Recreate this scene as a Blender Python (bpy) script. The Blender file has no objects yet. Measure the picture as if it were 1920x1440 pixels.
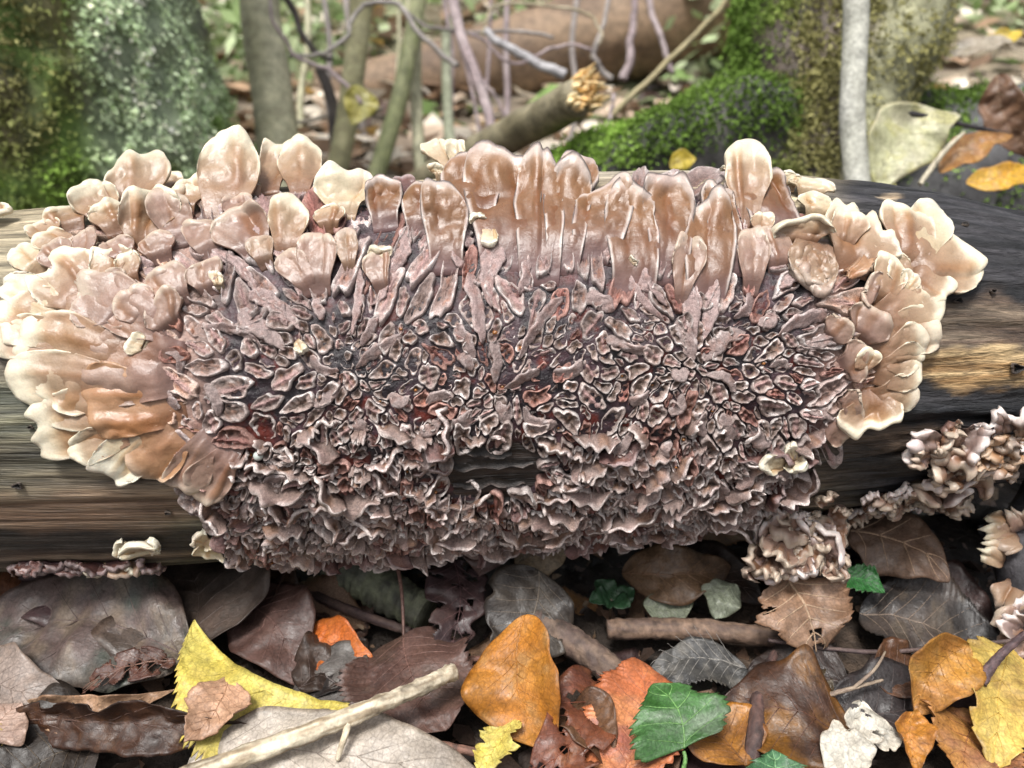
import bpy, math, random
import numpy as np
from mathutils import Vector

random.seed(7); RNG = np.random.default_rng(7)
SC = bpy.context.scene
COL = SC.collection
R_ = math.radians

# ------------------------------------------------------------------ camera
CAM = np.array([0.0, -0.30, 0.235]); PITCH = R_(25.0); TANH = 0.662
cd = bpy.data.cameras.new('camera'); cam = bpy.data.objects.new('camera', cd); COL.objects.link(cam)
cam.location = CAM; cam.rotation_euler = (math.pi/2 - PITCH, 0, 0)
cd.sensor_width = 36; cd.lens = 18/TANH; cd.clip_start = 0.01; cd.clip_end = 200
cd.dof.use_dof = True; cd.dof.focus_distance = 0.272; cd.dof.aperture_fstop = 10.5
SC.camera = cam
# ------------------------------------------------------------------ sky, sun, exposure
SUN_EL, SUN_AZ = R_(67), R_(-152)          # azimuth measured from +Y towards +X
W = bpy.data.worlds.new('World'); SC.world = W; W.use_nodes = True
wn = W.node_tree; bg = wn.nodes['Background']
sky = wn.nodes.new('ShaderNodeTexSky'); sky.sky_type = 'NISHITA'; sky.sun_disc = False
sky.sun_elevation = SUN_EL; sky.sun_rotation = SUN_AZ; sky.dust_density = 6; sky.ozone_density = 0.6; sky.air_density = 1.0
hs = wn.nodes.new('ShaderNodeHueSaturation'); hs.inputs['Saturation'].default_value = 0.35
wn.links.new(sky.outputs[0], hs.inputs['Color']); wn.links.new(hs.outputs[0], bg.inputs[0]); bg.inputs[1].default_value = 0.10
sd = bpy.data.lights.new('sun', 'SUN'); sd.energy = 2.3; sd.angle = R_(14); sd.color = (1, .975, .94)
sun = bpy.data.objects.new('sun', sd); COL.objects.link(sun)
sdir = Vector((math.sin(SUN_AZ)*math.cos(SUN_EL), math.cos(SUN_AZ)*math.cos(SUN_EL), math.sin(SUN_EL)))
sun.rotation_euler = sdir.to_track_quat('Z', 'Y').to_euler(); sun.location = sdir*5
SC.view_settings.view_transform = 'Standard'; SC.view_settings.look = 'None'
SC.view_settings.gamma = 1; SC.view_settings.exposure = 0.76

# ------------------------------------------------------------------ helpers
FW = np.array([0, math.cos(PITCH), -math.sin(PITCH)]); UP = np.array([0, math.sin(PITCH), math.cos(PITCH)])
def ray(px, py):
    return FW + np.array([1., 0, 0])*((px-960)/960*TANH) + UP*((720-py)/960*TANH)
def at_depth(px, py, d): return CAM + ray(px, py)*d
def at_z(px, py, z):
    r = ray(px, py); return CAM + r*((z-CAM[2])/r[2])
def to_px(P):
    Q = P - CAM; zc = Q@FW
    return 960 + Q[..., 0]/zc/TANH*960, 720 - (Q@UP)/zc/TANH*960
def nrm(v): return v/(np.linalg.norm(v, axis=-1, keepdims=True)+1e-12)
def smooth(a, b, x):
    t = np.clip((x-a)/(b-a), 0, 1); return t*t*(3-2*t)
def _h(ix, iy, iz, s):
    n = (ix.astype(np.int64)*374761393 + iy.astype(np.int64)*668265263 + iz.astype(np.int64)*2147483647 + s*974634761) & 0xFFFFFFFF
    n = ((n ^ (n >> 13))*1274126177) & 0xFFFFFFFF
    n = ((n ^ (n >> 16))*2246822519) & 0xFFFFFFFF
    return ((n ^ (n >> 15)) & 0xFFFFFF)/float(0xFFFFFF)*2-1
def noise(P, s=0):
    P = np.asarray(P, float); i = np.floor(P).astype(np.int64); f = P-i; f = f*f*(3-2*f); r = 0
    for dx in (0, 1):
        for dy in (0, 1):
            for dz in (0, 1):
                w = (f[..., 0] if dx else 1-f[..., 0])*(f[..., 1] if dy else 1-f[..., 1])*(f[..., 2] if dz else 1-f[..., 2])
                r = r + w*_h(i[..., 0]+dx, i[..., 1]+dy, i[..., 2]+dz, s)
    return r
def fbm(P, s=0, o=3):
    P = np.asarray(P, float); r = 0; a = 1; t = 0
    for k in range(o):
        r = r + a*noise(P*2**k, s+k*17); t += a; a *= .5
    return r/t
def n2(x, y, s=0, o=3):
    x, y = np.broadcast_arrays(np.asarray(x, float), np.asarray(y, float))
    return fbm(np.stack([x, y, np.zeros_like(x)+s*7.31], -1), s, o)
def lerp(a, b, t):
    return np.asarray(a)*(1-t) + np.asarray(b)*t
def lerpc(a, b, t):
    t = np.asarray(t)[..., None]; return np.asarray(a)*(1-t) + np.asarray(b)*t

def mesh(name, V, F, C=None, sm=True):
    V = np.asarray(V, float); me = bpy.data.meshes.new(name)
    F = np.asarray(F) if not isinstance(F, np.ndarray) and len(set(map(len, F))) == 1 else F
    if isinstance(F, np.ndarray):
        n, k = F.shape
        me.vertices.add(len(V)); me.vertices.foreach_set('co', V.ravel())
        me.loops.add(n*k); me.loops.foreach_set('vertex_index', F.ravel().astype(np.int32))
        me.polygons.add(n); me.polygons.foreach_set('loop_start', (np.arange(n)*k).astype(np.int32))
        me.update(calc_edges=True)
    else:
        me.from_pydata(V.tolist(), [], [tuple(map(int, f)) for f in F])
    if C is not None:
        C = np.asarray(C, float); C = np.clip(np.broadcast_to(C, (len(V), 3)), 0.002, 1)
        a = me.color_attributes.new('Col', 'FLOAT_COLOR', 'POINT')
        a.data.foreach_set('color', np.concatenate([C, np.ones((len(V), 1))], 1).ravel())
    if sm: me.polygons.foreach_set('use_smooth', np.ones(len(me.polygons), bool))
    me.update(); return me
def put(name, me, mat, parent=None, loc=None, **kw):
    if mat is not None and not me.materials: me.materials.append(mat)
    o = bpy.data.objects.new(name, me); COL.objects.link(o)
    if loc is not None: o.location = loc
    if parent is not None: o.parent = parent
    for k, v in kw.items(): o[k] = v
    return o
def obj(name, V, F, C, mat, parent=None, sm=True, **kw):
    """V in world space; origin goes to the lowest point's column (top level) or the parent's origin."""
    V = np.asarray(V, float)
    if parent is None:
        loc = np.array([V[:, 0].mean(), V[:, 1].mean(), V[:, 2].min()])
        return put(name, mesh(name, V-loc, F, C, sm), mat, None, loc, **kw)
    return put(name, mesh(name, V-np.array(org(parent)), F, C, sm), mat, parent, **kw)
def org(o):
    l = np.array(o.location)
    return l if o.parent is None else l + org(o.parent)
def thing(name, loc, label, cat, group=None):
    o = bpy.data.objects.new(name, None); COL.objects.link(o); o.empty_display_size = .01
    o.location = loc; o['label'] = label; o['category'] = cat
    if group: o['group'] = group
    return o
def grid_faces(nv, nu, wrap=False, off=0):
    i = np.arange(nv-1)[:, None]; j = np.arange(nu if wrap else nu-1)[None]
    a = i*nu+j; b = i*nu+(j+1) % nu
    return np.stack([a, b, b+nu, a+nu], -1).reshape(-1, 4)+off
def tube(P, r, k=8, seed=0, rough=0, caps=True):
    """tapered tube through points P with radii r; returns V,F(list of quads, degenerate caps)"""
    P = np.asarray(P, float); n = len(P); r = np.broadcast_to(np.asarray(r, float), (n,))
    T = nrm(np.gradient(P, axis=0)); up = np.array([.13, .21, .97]) if abs(T[0][2]) < .9 else np.array([1, .1, 0])
    A = nrm(np.cross(T, up)); B = np.cross(T, A); th = np.linspace(0, 2*np.pi, k, endpoint=False)
    rr = r[:, None]*np.ones(k)
    if rough: rr = rr*(1+rough*fbm(np.stack([np.cos(th)[None]*1.5+np.zeros((n, 1)), np.sin(th)[None]*1.5+np.zeros((n, 1)), np.arange(n)[:, None]*.6+np.zeros(k)], -1), seed))
    V = P[:, None]+rr[..., None]*(A[:, None]*np.cos(th)[None, :, None]+B[:, None]*np.sin(th)[None, :, None])
    V = V.reshape(-1, 3); F = grid_faces(n, k, True)
    if caps:
        V = np.concatenate([V, P[:1], P[-1:]]); a = n*k; j = np.arange(k)
        c0 = np.stack([np.full(k, a), (j+1) % k, j, np.full(k, a)], -1)[:, [0, 1, 2]]
        c1 = np.stack([np.full(k, a+1), (n-1)*k+j, (n-1)*k+(j+1) % k], -1)
        F = [tuple(f) for f in F]+[tuple(f) for f in c0]+[tuple(f) for f in c1]
    return V, F
def spline(pts, n):
    pts = np.asarray(pts, float); t = np.linspace(0, len(pts)-1, n); i = np.clip(t.astype(int), 0, len(pts)-2); f = (t-i)[:, None]
    p0 = pts[np.maximum(i-1, 0)]; p1 = pts[i]; p2 = pts[i+1]; p3 = pts[np.minimum(i+2, len(pts)-1)]
    return .5*((2*p1)+(-p0+p2)*f+(2*p0-5*p1+4*p2-p3)*f*f+(-p0+3*p1-3*p2+p3)*f**3)
def merge(parts):
    Vs, Fs, Cs, o = [], [], [], 0
    for V, F, C in parts:
        Vs.append(V); Cs.append(np.broadcast_to(np.asarray(C, float), (len(V), 3)))
        Fs += [tuple(int(i)+o for i in f) for f in F]; o += len(V)
    return np.concatenate(Vs), Fs, np.concatenate(Cs)

# ------------------------------------------------------------------ materials
def material(name, rough=.6, bump=(), speck=None, sss=0, transl=0, coat=0, rnd=0, spec=.5, rough_var=0, scale3=None, net=0):
    """vertex-colour base with procedural grain. bump: list of (scale, strength, distance); speck: (scale, dark mult, light mult)"""
    m = bpy.data.materials.new(name); m.use_nodes = True; N = m.node_tree.nodes; L = m.node_tree.links; N.clear()
    out = N.new('ShaderNodeOutputMaterial'); p = N.new('ShaderNodeBsdfPrincipled')
    at = N.new('ShaderNodeAttribute'); at.attribute_name = 'Col'; c = at.outputs['Color']
    tc = N.new('ShaderNodeTexCoord'); co = tc.outputs['Object']
    if scale3:
        mp = N.new('ShaderNodeMapping'); mp.inputs['Scale'].default_value = scale3; L.new(co, mp.inputs[0]); co2 = mp.outputs[0]
    else: co2 = co
    def nz(sc, det=4, src=None):
        n = N.new('ShaderNodeTexNoise'); n.inputs['Scale'].default_value = sc; n.inputs['Detail'].default_value = det
        n.inputs['Roughness'].default_value = .62; L.new(src or co2, n.inputs['Vector']); return n.outputs['Fac']
    def mul(c, fac):
        v = N.new('ShaderNodeVectorMath'); v.operation = 'SCALE'; L.new(c, v.inputs[0]); L.new(fac, v.inputs['Scale']); return v.outputs[0]
    for s in (speck or []):
        r = N.new('ShaderNodeMapRange'); r.inputs[1].default_value = .32; r.inputs[2].default_value = .68
        r.inputs[3].default_value = s[1]; r.inputs[4].default_value = s[2]; L.new(nz(s[0]), r.inputs[0]); c = mul(c, r.outputs[0])
    if rnd:
        oi = N.new('ShaderNodeObjectInfo'); r = N.new('ShaderNodeMapRange'); r.inputs[3].default_value = 1-rnd; r.inputs[4].default_value = 1+rnd
        L.new(oi.outputs['Random'], r.inputs[0]); c = mul(c, r.outputs[0])
    L.new(c, p.inputs['Base Color']); p.inputs['Roughness'].default_value = rough; p.inputs['Specular IOR Level'].default_value = spec
    if rough_var:
        r = N.new('ShaderNodeMapRange'); r.inputs[1].default_value = .3; r.inputs[2].default_value = .7
        r.inputs[3].default_value = rough-rough_var; r.inputs[4].default_value = rough+rough_var; L.new(nz(260, 3, co), r.inputs[0]); L.new(r.outputs[0], p.inputs['Roughness'])
    if sss:
        p.inputs['Subsurface Weight'].default_value = sss; p.inputs['Subsurface Radius'].default_value = (1, .55, .35); p.inputs['Subsurface Scale'].default_value = .0016
    if coat: p.inputs['Coat Weight'].default_value = coat; p.inputs['Coat Roughness'].default_value = .12
    prev = None
    for sc, st, di in bump:
        b = N.new('ShaderNodeBump'); b.inputs['Strength'].default_value = st; b.inputs['Distance'].default_value = di
        L.new(nz(sc, 5), b.inputs['Height'])
        if prev: L.new(prev, b.inputs['Normal'])
        prev = b.outputs[0]
    if prev: L.new(prev, p.inputs['Normal'])
    sh = p.outputs[0]
    if transl:
        t = N.new('ShaderNodeBsdfTranslucent'); L.new(c, t.inputs[0]); mx = N.new('ShaderNodeMixShader'); mx.inputs[0].default_value = transl
        L.new(sh, mx.inputs[1]); L.new(t.outputs[0], mx.inputs[2]); sh = mx.outputs[0]
    if net:
        vo = N.new('ShaderNodeTexVoronoi'); vo.feature = 'DISTANCE_TO_EDGE'; vo.inputs['Scale'].default_value = net; L.new(co, vo.inputs['Vector']); r = N.new('ShaderNodeMapRange'); r.inputs[1].default_value = .0; r.inputs[2].default_value = .12; r.inputs[3].default_value = .74; r.inputs[4].default_value = 1; L.new(vo.outputs['Distance'], r.inputs[0]); L.new(mul(c, r.outputs[0]), p.inputs['Base Color'])
    L.new(sh, out.inputs[0]); return m
M = dict(
    lobe=material('fungus_lobe', .36, [(420, .35, .0008), (1800, .3, .0002)], [(160, .86, 1.1), (1500, .92, 1.06)], sss=.12, rough_var=.1),
    plate=material('fungus_plate', .5, [(900, .8, .0006), (2600, .7, .0003)], [(500, .7, 1.25), (2400, .62, 1.5)], rough_var=.18),
    crust=material('fungus_crust', .27, [(700, .8, .0008)], [(400, .6, 1.5)], spec=.42, rough_var=.12),
    wood=material('weathered_wood', .52, [(28, .9, .0022), (90, .9, .0010)], [(16, .55, 1.45), (60, .55, 1.45), (190, .6, 1.4)], scale3=(.35, 10, 10), rough_var=.12),
    leaf=material('leaf', .48, [(140, .6, .0012), (1100, .5, .0003)], [(60, .7, 1.25), (350, .8, 1.15), (1200, .8, 1.2)], transl=.12, rough_var=.18, net=420),
    litter=material('litter_leaf', .45, [(300, .5, .0006)], [(70, .6, 1.35), (700, .8, 1.2)], transl=.1, rnd=.55, rough_var=.14),
    bark=material('bark', .7, [(120, .8, .0015), (500, .7, .0006)], [(60, .65, 1.35), (400, .7, 1.3)]),
    moss=material('moss', .8, [], [(40, .75, 1.25)], transl=.25, spec=.2),
    soil=material('soil', .75, [(90, 1, .004), (500, 1, .001)], [(14, .5, 1.5), (180, .5, 1.6)]),
    drop=material('amber_drop', .06, [], spec=.8),
)
# ------------------------------------------------------------------ ground
def tz(x, y):
    x = np.asarray(x, float); y = np.asarray(y, float)
    g = .012*n2(x*4, y*4, 3)+.004*n2(x*22, y*22, 5)
    g = g+.042*smooth(.29, .40, np.abs(x))*smooth(.14, .07, np.abs(y))      # the log beds into the soil at both ends
    return g - .004 + .26*np.maximum(0, y-1.5) - .0*x + .05*smooth(1.0, 3, y)*n2(x*1.3, y*1.3, 9)
def ground():
    xs = np.concatenate([np.linspace(-60, -1.3, 40)[:-1]*1.0, np.linspace(-1.3, 1.3, 150), np.linspace(1.3, 60, 40)[1:]])
    ys = np.concatenate([np.linspace(-30, -.5, 20)[:-1], np.linspace(-.5, 2, 150), np.linspace(2, 70, 70)[1:]])
    X, Y = np.meshgrid(xs, ys); Z = tz(X, np.minimum(Y, 9)); V = np.stack([X, Y, Z], -1).reshape(-1, 3)
    n = n2(X*9, Y*9, 21); f = smooth(.9, 2.2, Y)
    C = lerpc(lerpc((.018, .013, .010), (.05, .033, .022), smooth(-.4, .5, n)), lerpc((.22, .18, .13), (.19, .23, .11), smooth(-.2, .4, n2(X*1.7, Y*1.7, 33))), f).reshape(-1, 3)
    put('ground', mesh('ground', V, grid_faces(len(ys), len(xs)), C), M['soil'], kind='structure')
ground()
# ------------------------------------------------------------------ the log (axis along X), its outline read as tangent rays
LX = np.array([-600, 100, 400, 960, 1300, 1550, 1750, 1920, 2500.]); LT = np.array([440, 388, 358, 328, 322, 334, 352, 385, 470.])
LB = np.array([1075, 1062, 1050, 1012, 985, 958, 932, 905, 850.]); LD = .33
lx_m = (LX-960)/960*TANH*LD*.9
def log_prof(X):
    yt = np.interp(X, lx_m, LT); yb = np.interp(X, lx_m, LB)
    a = np.arctan((720-yt)/960*TANH); b = np.arctan((720-yb)/960*TANH)
    mid = (a+b)/2-PITCH; h = (a-b)/2
    return LD*np.sin(h), CAM[1]+LD*np.cos(mid), CAM[2]+LD*np.sin(mid)
_xs = np.linspace(-.55, .55, 221); _pr = np.array(log_prof(_xs)); _k = np.hanning(17); _k /= _k.sum()
_pr = np.stack([np.convolve(np.pad(p, 8, 'edge'), _k, 'valid') for p in _pr])
def logp(X): return tuple(np.interp(X, _xs, p) for p in _pr)
def surf(X, T, h=0):
    R, cy, cz = logp(X); return np.stack(np.broadcast_arrays(X, cy-(R+h)*np.cos(T), cz+(R+h)*np.sin(T)), -1)
def surf_n(X, T):
    return np.stack(np.broadcast_arrays(np.zeros_like(T), -np.cos(T), np.sin(T)), -1)
def px2st(px, py):
    px = np.asarray(px, float); py = np.asarray(py, float); kx = (px-960)/960*TANH; ky = (720-py)/960*TANH
    zc = np.full(px.shape, .27)
    for _ in range(12):
        X = kx*zc; R, cy, cz = logp(X)
        qy = cy-CAM[1]; qz = cz-CAM[2]; u = qy*UP[1]+qz*UP[2]; f = qy*FW[1]+qz*FW[2]
        A = ky*ky+1; B = ky*u+f; Cc = u*u+f*f-R*R; D = np.maximum(B*B-A*Cc, 0); zc = (B-np.sqrt(D))/A
    P = CAM+np.stack([np.zeros_like(kx), UP[1]*ky+FW[1], UP[2]*ky+FW[2]], -1)*zc[..., None]
    return X, np.arctan2(P[..., 2]-cz, -(P[..., 1]-cy))
def on_log(px, py, h=0):
    X, T = px2st(px, py); return surf(X, T, h), surf_n(X, T)
def blob(px, py, cx, cy, rx, ry, s=0, k=.5):
    d = np.sqrt(((px-cx)/rx)**2+((py-cy)/ry)**2)+k*n2(px/60, py/25, s); return 1-smooth(.7, 1.15, d)
def build_log():
    nx, nt = 620, 300
    X = np.linspace(-.50, .50, nx)[:, None]; T = np.linspace(0, 2*np.pi, nt, endpoint=False)[None]
    cT, sT = np.cos(T), np.sin(T)
    XX = X+0*T; g3 = lambda a, b, s, o=3: fbm(np.stack([XX*a, cT*b+0*X, sT*b+0*X], -1), s, o)
    big = g3(9, 1.6, 3); grain = g3(14, 26, 5, 3); fine = g3(40, 60, 8, 2)
    h = .0022*big+.0010*grain+.0004*fine
    V0 = surf(XX, T+0*X); px, py = to_px(V0); Tn = (T+0*X+np.pi) % (2*np.pi)-np.pi
    wx, wy = px+90*n2(px/220, py/60, 1), py+18*n2(px/160, py/30, 2)
    right = smooth(1480, 1640, wx)
    # right half: blackened, cracked
    crk = -np.abs(g3(12, 13, 12, 3)); h = h+right*(.006*np.maximum(crk+.16, 0)*-1+.0016*g3(30, 22, 15))
    ridge = np.exp(-((wy-768)/16)**2)*smooth(1660, 1730, wx)+.7*np.exp(-((wy-858)/26)**2)*smooth(1450, 1520, wx); h = h+.0032*ridge
    V = surf(XX, T+0*X, h)
    t1 = smooth(-.35, .5, grain+.5*fine); t2 = smooth(-.4, .4, g3(5, 3.2, 30))
    Cl = lerpc(lerpc((.060, .042, .030), (.20, .150, .105), t1), lerpc((.055, .058, .040), (.20, .19, .125), t1), t2)
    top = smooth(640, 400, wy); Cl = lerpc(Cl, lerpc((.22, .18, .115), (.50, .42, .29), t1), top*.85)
    Cl = lerpc(Cl, (.022, .022, .02), .8*blob(px, py, 200, 1010, 320, 26, 4)*1)
    Cl = lerpc(Cl, (.20, .11, .06), .35*blob(px, py, 170, 960, 260, 40, 6))
    Cr = lerpc((.008, .008, .009), (.040, .038, .042), t1)
    Cr = lerpc(Cr, lerpc((.10, .065, .045), (.20, .15, .10), t1), .8*blob(px, py, 1830, 610, 190, 60, 7))
    Cr = lerpc(Cr, lerpc((.26, .15, .06), (.60, .44, .24), t1), blob(px, py, 1830, 690, 190, 38, 8, .8))
    Cr = lerpc(Cr, lerpc((.04, .026, .018), (.12, .08, .05), t1), .9*blob(px, py, 1640, 830, 220, 30, 10))
    Cr = lerpc(Cr, (.009, .010, .012), np.clip(ridge*1.3, 0, 1))
    Cr = lerpc(Cr, lerpc((.3, .22, .14), (.5, .4, .28), t1), blob(px, py, 1668, 368, 26, 7, 11, .3))
    C = lerpc(Cl*1.0, Cr, right)
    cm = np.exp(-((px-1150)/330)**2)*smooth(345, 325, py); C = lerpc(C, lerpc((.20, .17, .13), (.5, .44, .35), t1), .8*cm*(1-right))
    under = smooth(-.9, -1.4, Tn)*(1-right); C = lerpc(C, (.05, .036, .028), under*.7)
    hole = blob(px, py, 925, 885, 150, 85, 14, .2); C = lerpc(C, lerpc((.008, .006, .005), (.032, .022, .018), t1), np.clip(hole*1.3, 0, 1))
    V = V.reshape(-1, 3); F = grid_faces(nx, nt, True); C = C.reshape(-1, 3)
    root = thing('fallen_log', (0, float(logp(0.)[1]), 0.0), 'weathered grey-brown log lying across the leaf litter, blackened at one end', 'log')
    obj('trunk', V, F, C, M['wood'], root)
    for e, k in ((-1, 0), (1, nx-1)):
        ring = V[k*nt:(k+1)*nt]; c = ring.mean(0); rr = [c+(ring-c)*f for f in (1, .7, .35, .05)]
        obj('cut_end', np.concatenate(rr), grid_faces(4, nt, True), (.3, .22, .14), M['wood'], root)
    # pale splinter flake on the blackened part, worm holes as small pits with raised lips
    for hx, hy, hr in ((36, 908, 2.2), (316, 958, 1.4), (1795, 565, 1.8), (1905, 690, 3.2), (1860, 548, 1.4), (1808, 424, 1.5), (60, 800, 1.1), (1750, 652, 1.6)):
        p, n = on_log(hx, hy, .0012); a = np.array([1., 0, 0]); b = np.cross(n, a); th = np.linspace(0, 2*np.pi, 14, endpoint=False)
        rr = hr*.00045*(1+.3*np.sin(3*th+hx)); rings = [(1.25, -.0006), (1.1, .0003), (.85, .0002), (.6, -.0016), (.05, -.002)]
        Vh = np.concatenate([p+n*z+f*(rr[:, None]*(a*np.cos(th)[:, None]*1.5+b*np.sin(th)[:, None])) for f, z in rings])
        Ch = np.repeat(np.array([(.09, .07, .05), (.07, .05, .04), (.02, .015, .012), (.004, .003, .003), (.004, .003, .003)]), 14, 0)
        obj('worm_hole', Vh, grid_faces(5, 14, True), Ch, M['wood'], root)
build_log()

# ------------------------------------------------------------------ lobes: shell-shaped folds of the fungus
PAL = {  # base, middle, shoulder, rim
    'cream': ((.165, .082, .046), (.25, .155, .095), (.36, .262, .172), (.66, .60, .46)),
    'pale':  ((.30, .20, .12), (.42, .335, .22), (.55, .48, .345), (.67, .63, .51)),
    'tan':   ((.145, .088, .086), (.155, .078, .042), (.195, .098, .044), (.27, .165, .10)),
    'pink':  ((.155, .095, .082), (.225, .142, .107), (.28, .188, .143), (.46, .375, .295)),
    'mauve': ((.06, .037, .030), (.17, .117, .098), (.26, .187, .165), (.64, .565, .53)),
    'brown': ((.14, .085, .06), (.24, .155, .10), (.30, .21, .145), (.40, .32, .26)),
    'dark':  ((.04, .02, .022), (.10, .05, .045), (.14, .075, .066), (.34, .27, .26)),
    'orange': ((.22, .115, .065), (.31, .17, .09), (.35, .20, .11), (.46, .33, .23)),
}
def lobe_mesh(base, along, n, L, Wd, pal, seed=0, cap=.75, neck=.45, scal=0, nsc=2, fold=.075, nf=2, curl=.13, bulge=.0, thick=.0010, nu=35, nv=22, edge=.88, droop=0, wob=.05, lump=.05, drape=None):
    a = nrm(along); n = nrm(n-a*(n@a)); s = np.cross(a, n); g = np.random.default_rng(seed*13+5)
    u = np.linspace(-1, 1, nu); u = np.sign(u)*(1-(1-np.abs(u))**1.35); u = u[None]; v = np.linspace(0, 1, nv)[:, None]**.85
    ph = seed*1.7; cap = min(cap, max(.3, Wd/2/L*1.02))
    w = Wd/2*(neck+(1-neck)*smooth(0, .8, v)**.8)*(1+.05*np.sin(4*v+ph))
    # creases radiate from the base; each nicks the rim
    fo = 0*u; nick = 0*u
    for k in range(max(1, nf-1)):
        u0 = g.uniform(-.8, .8); wd = g.uniform(.10, .30); sg = g.choice([-1, -1, 1]); am = g.uniform(.5, 1.2); e = np.exp(-((u-u0)/wd)**2); fo = fo+sg*am*e; nick = nick+am*e*(.06 if sg < 0 else 0)
    asym = g.normal(0, .08)
    ext = (1-cap*(1-np.maximum(1-np.abs(u*.992)**2.6, 0)**(1/2.6)))*(1+scal*np.cos(nsc*np.pi*u+ph))*(1+.03*np.sin(4*u+ph*2))*(1+asym*u)*(1-nick*(.5+2*scal))
    X = w*u*(1-.05*(v**6)); Y = L*v*(1-(v**.9)*(1-ext))
    wb = wob*Wd
    nz1 = noise(np.stack([X/Wd*2.4+ph, Y/Wd*2.4, 0*X], -1), 3); nz2 = noise(np.stack([X/Wd*3.1, Y/Wd*3.1+ph, 0*X+5], -1), 4); nz3 = fbm(np.stack([X/Wd*5+ph, Y/Wd*5, 0*X+9], -1), 5)
    X = X+wb*nz1*v+.10*g.normal()*L*np.sin(v*2.2)*v; Y = Y+wb*nz2*v
    rd = np.maximum(np.abs(u)**2.6*.92*smooth(.2, .75, v), v)          # distance towards the rim
    und = np.sin(u*g.uniform(2, 4.5)+ph)*v**2
    Z = bulge*L*np.sin(np.pi*np.clip(v*.85, 0, 1))+fold*Wd*(fo*smooth(.05, .6, v)+.9*und)*(1-.35*smooth(.93, 1, rd))+lump*Wd*nz3*smooth(0, .3, v)
    cupu = g.normal(.05, .10); Z = Z+cupu*Wd*(np.abs(u)**2.0)*smooth(.1, .7, v)-.06*L*np.sin(np.pi*v)*g.uniform(-.3, 1)
    lip = g.choice([1, 1, -.7]); Z = Z-lip*curl*Wd*smooth(.76, 1.0, rd)**1.7*(.6+.8*nz2)-droop*L*v**2
    t = thick*(.55+.6*smooth(.55, .9, rd))*np.sqrt(np.clip(1-smooth(.93, 1.0001, rd)**2*.96, 0.02, 1))
    P = base+X[..., None]*s+Y[..., None]*a+Z[..., None]*n
    if drape is not None:      # lie over the log instead of cutting through it
        R, cy, cz = logp(P[..., 0]); ry, rz = P[..., 1]-cy, P[..., 2]-cz; rad = np.hypot(ry, rz)
        det = fold*Wd*(fo*smooth(.05, .6, v)+.9*und)+lump*Wd*nz3+.05*Wd*smooth(.8, 1, rd)*nz2
        tgt = R+.0006+drape*smooth(0, .3, v)+.8*det*smooth(0, .3, v); k_ = .0012; df = (tgt-rad)/k_; new = rad+k_*np.where(df > 30, df, np.log1p(np.exp(np.minimum(df, 30))))
        P = P.copy(); P[..., 1] = cy+ry/rad*new; P[..., 2] = cz+rz/rad*new
    du = np.gradient(P, axis=1); dv = np.gradient(P, axis=0); N_ = nrm(np.cross(du, dv)+1e-9); sg = np.where((N_@n) < 0, -1, 1)[..., None]; N_ = N_*sg; ew = (.85*np.maximum(smooth(.8, .98, np.abs(u))*np.ones_like(v), smooth(.9, 1, v)*np.ones_like(u)))[..., None]; N_ = nrm(N_*(1-ew)+n*ew)
    Fr = P+N_*t[..., None]; Bk = P-N_*t[..., None]
    b, m, sh, rm = [np.array(c) for c in PAL[pal]]
    q = rd+.05*nz3+.03*nz1
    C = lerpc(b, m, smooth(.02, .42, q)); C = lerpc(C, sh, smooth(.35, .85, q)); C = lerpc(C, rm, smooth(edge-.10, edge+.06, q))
    if pal == 'tan':
        eg = np.maximum(np.abs(u)*np.ones_like(v)*smooth(.05, .2, v), v*np.ones_like(u)); C = lerpc(C, (.52, .45, .41), smooth(.86, .94, eg)*.8); C = lerpc(C, (.035, .024, .024), smooth(.955, .99, eg)*.9)
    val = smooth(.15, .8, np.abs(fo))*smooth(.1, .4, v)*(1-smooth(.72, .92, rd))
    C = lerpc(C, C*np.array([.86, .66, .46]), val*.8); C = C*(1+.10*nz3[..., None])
    C = lerpc(C, C*np.array([.92, .82, .84]), smooth(.1, .6, nz1)*.5)
    nn = nu*nv; F = grid_faces(nv, nu); Fb = grid_faces(nv, nu)[:, ::-1]+nn
    bd = np.concatenate([np.arange(nu), np.arange(2*nu-1, nn, nu), np.arange(nn-2, nn-nu-1, -1), np.arange(nn-2*nu, 0, -nu)]); bn = np.roll(bd, -1)
    Fs = np.stack([bd, bd+nn, bn+nn, bn], -1)
    Vv = np.concatenate([Fr.reshape(-1, 3), Bk.reshape(-1, 3)]); Cc = np.concatenate([C.reshape(-1, 3), (C*.7+.12*rm).reshape(-1, 3)])
    if np.linalg.det(np.stack([s, a, n])) < 0: F, Fb, Fs = F[:, ::-1], Fb[:, ::-1], Fs[:, ::-1]
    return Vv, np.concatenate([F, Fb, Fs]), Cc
_ls = [0]
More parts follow.
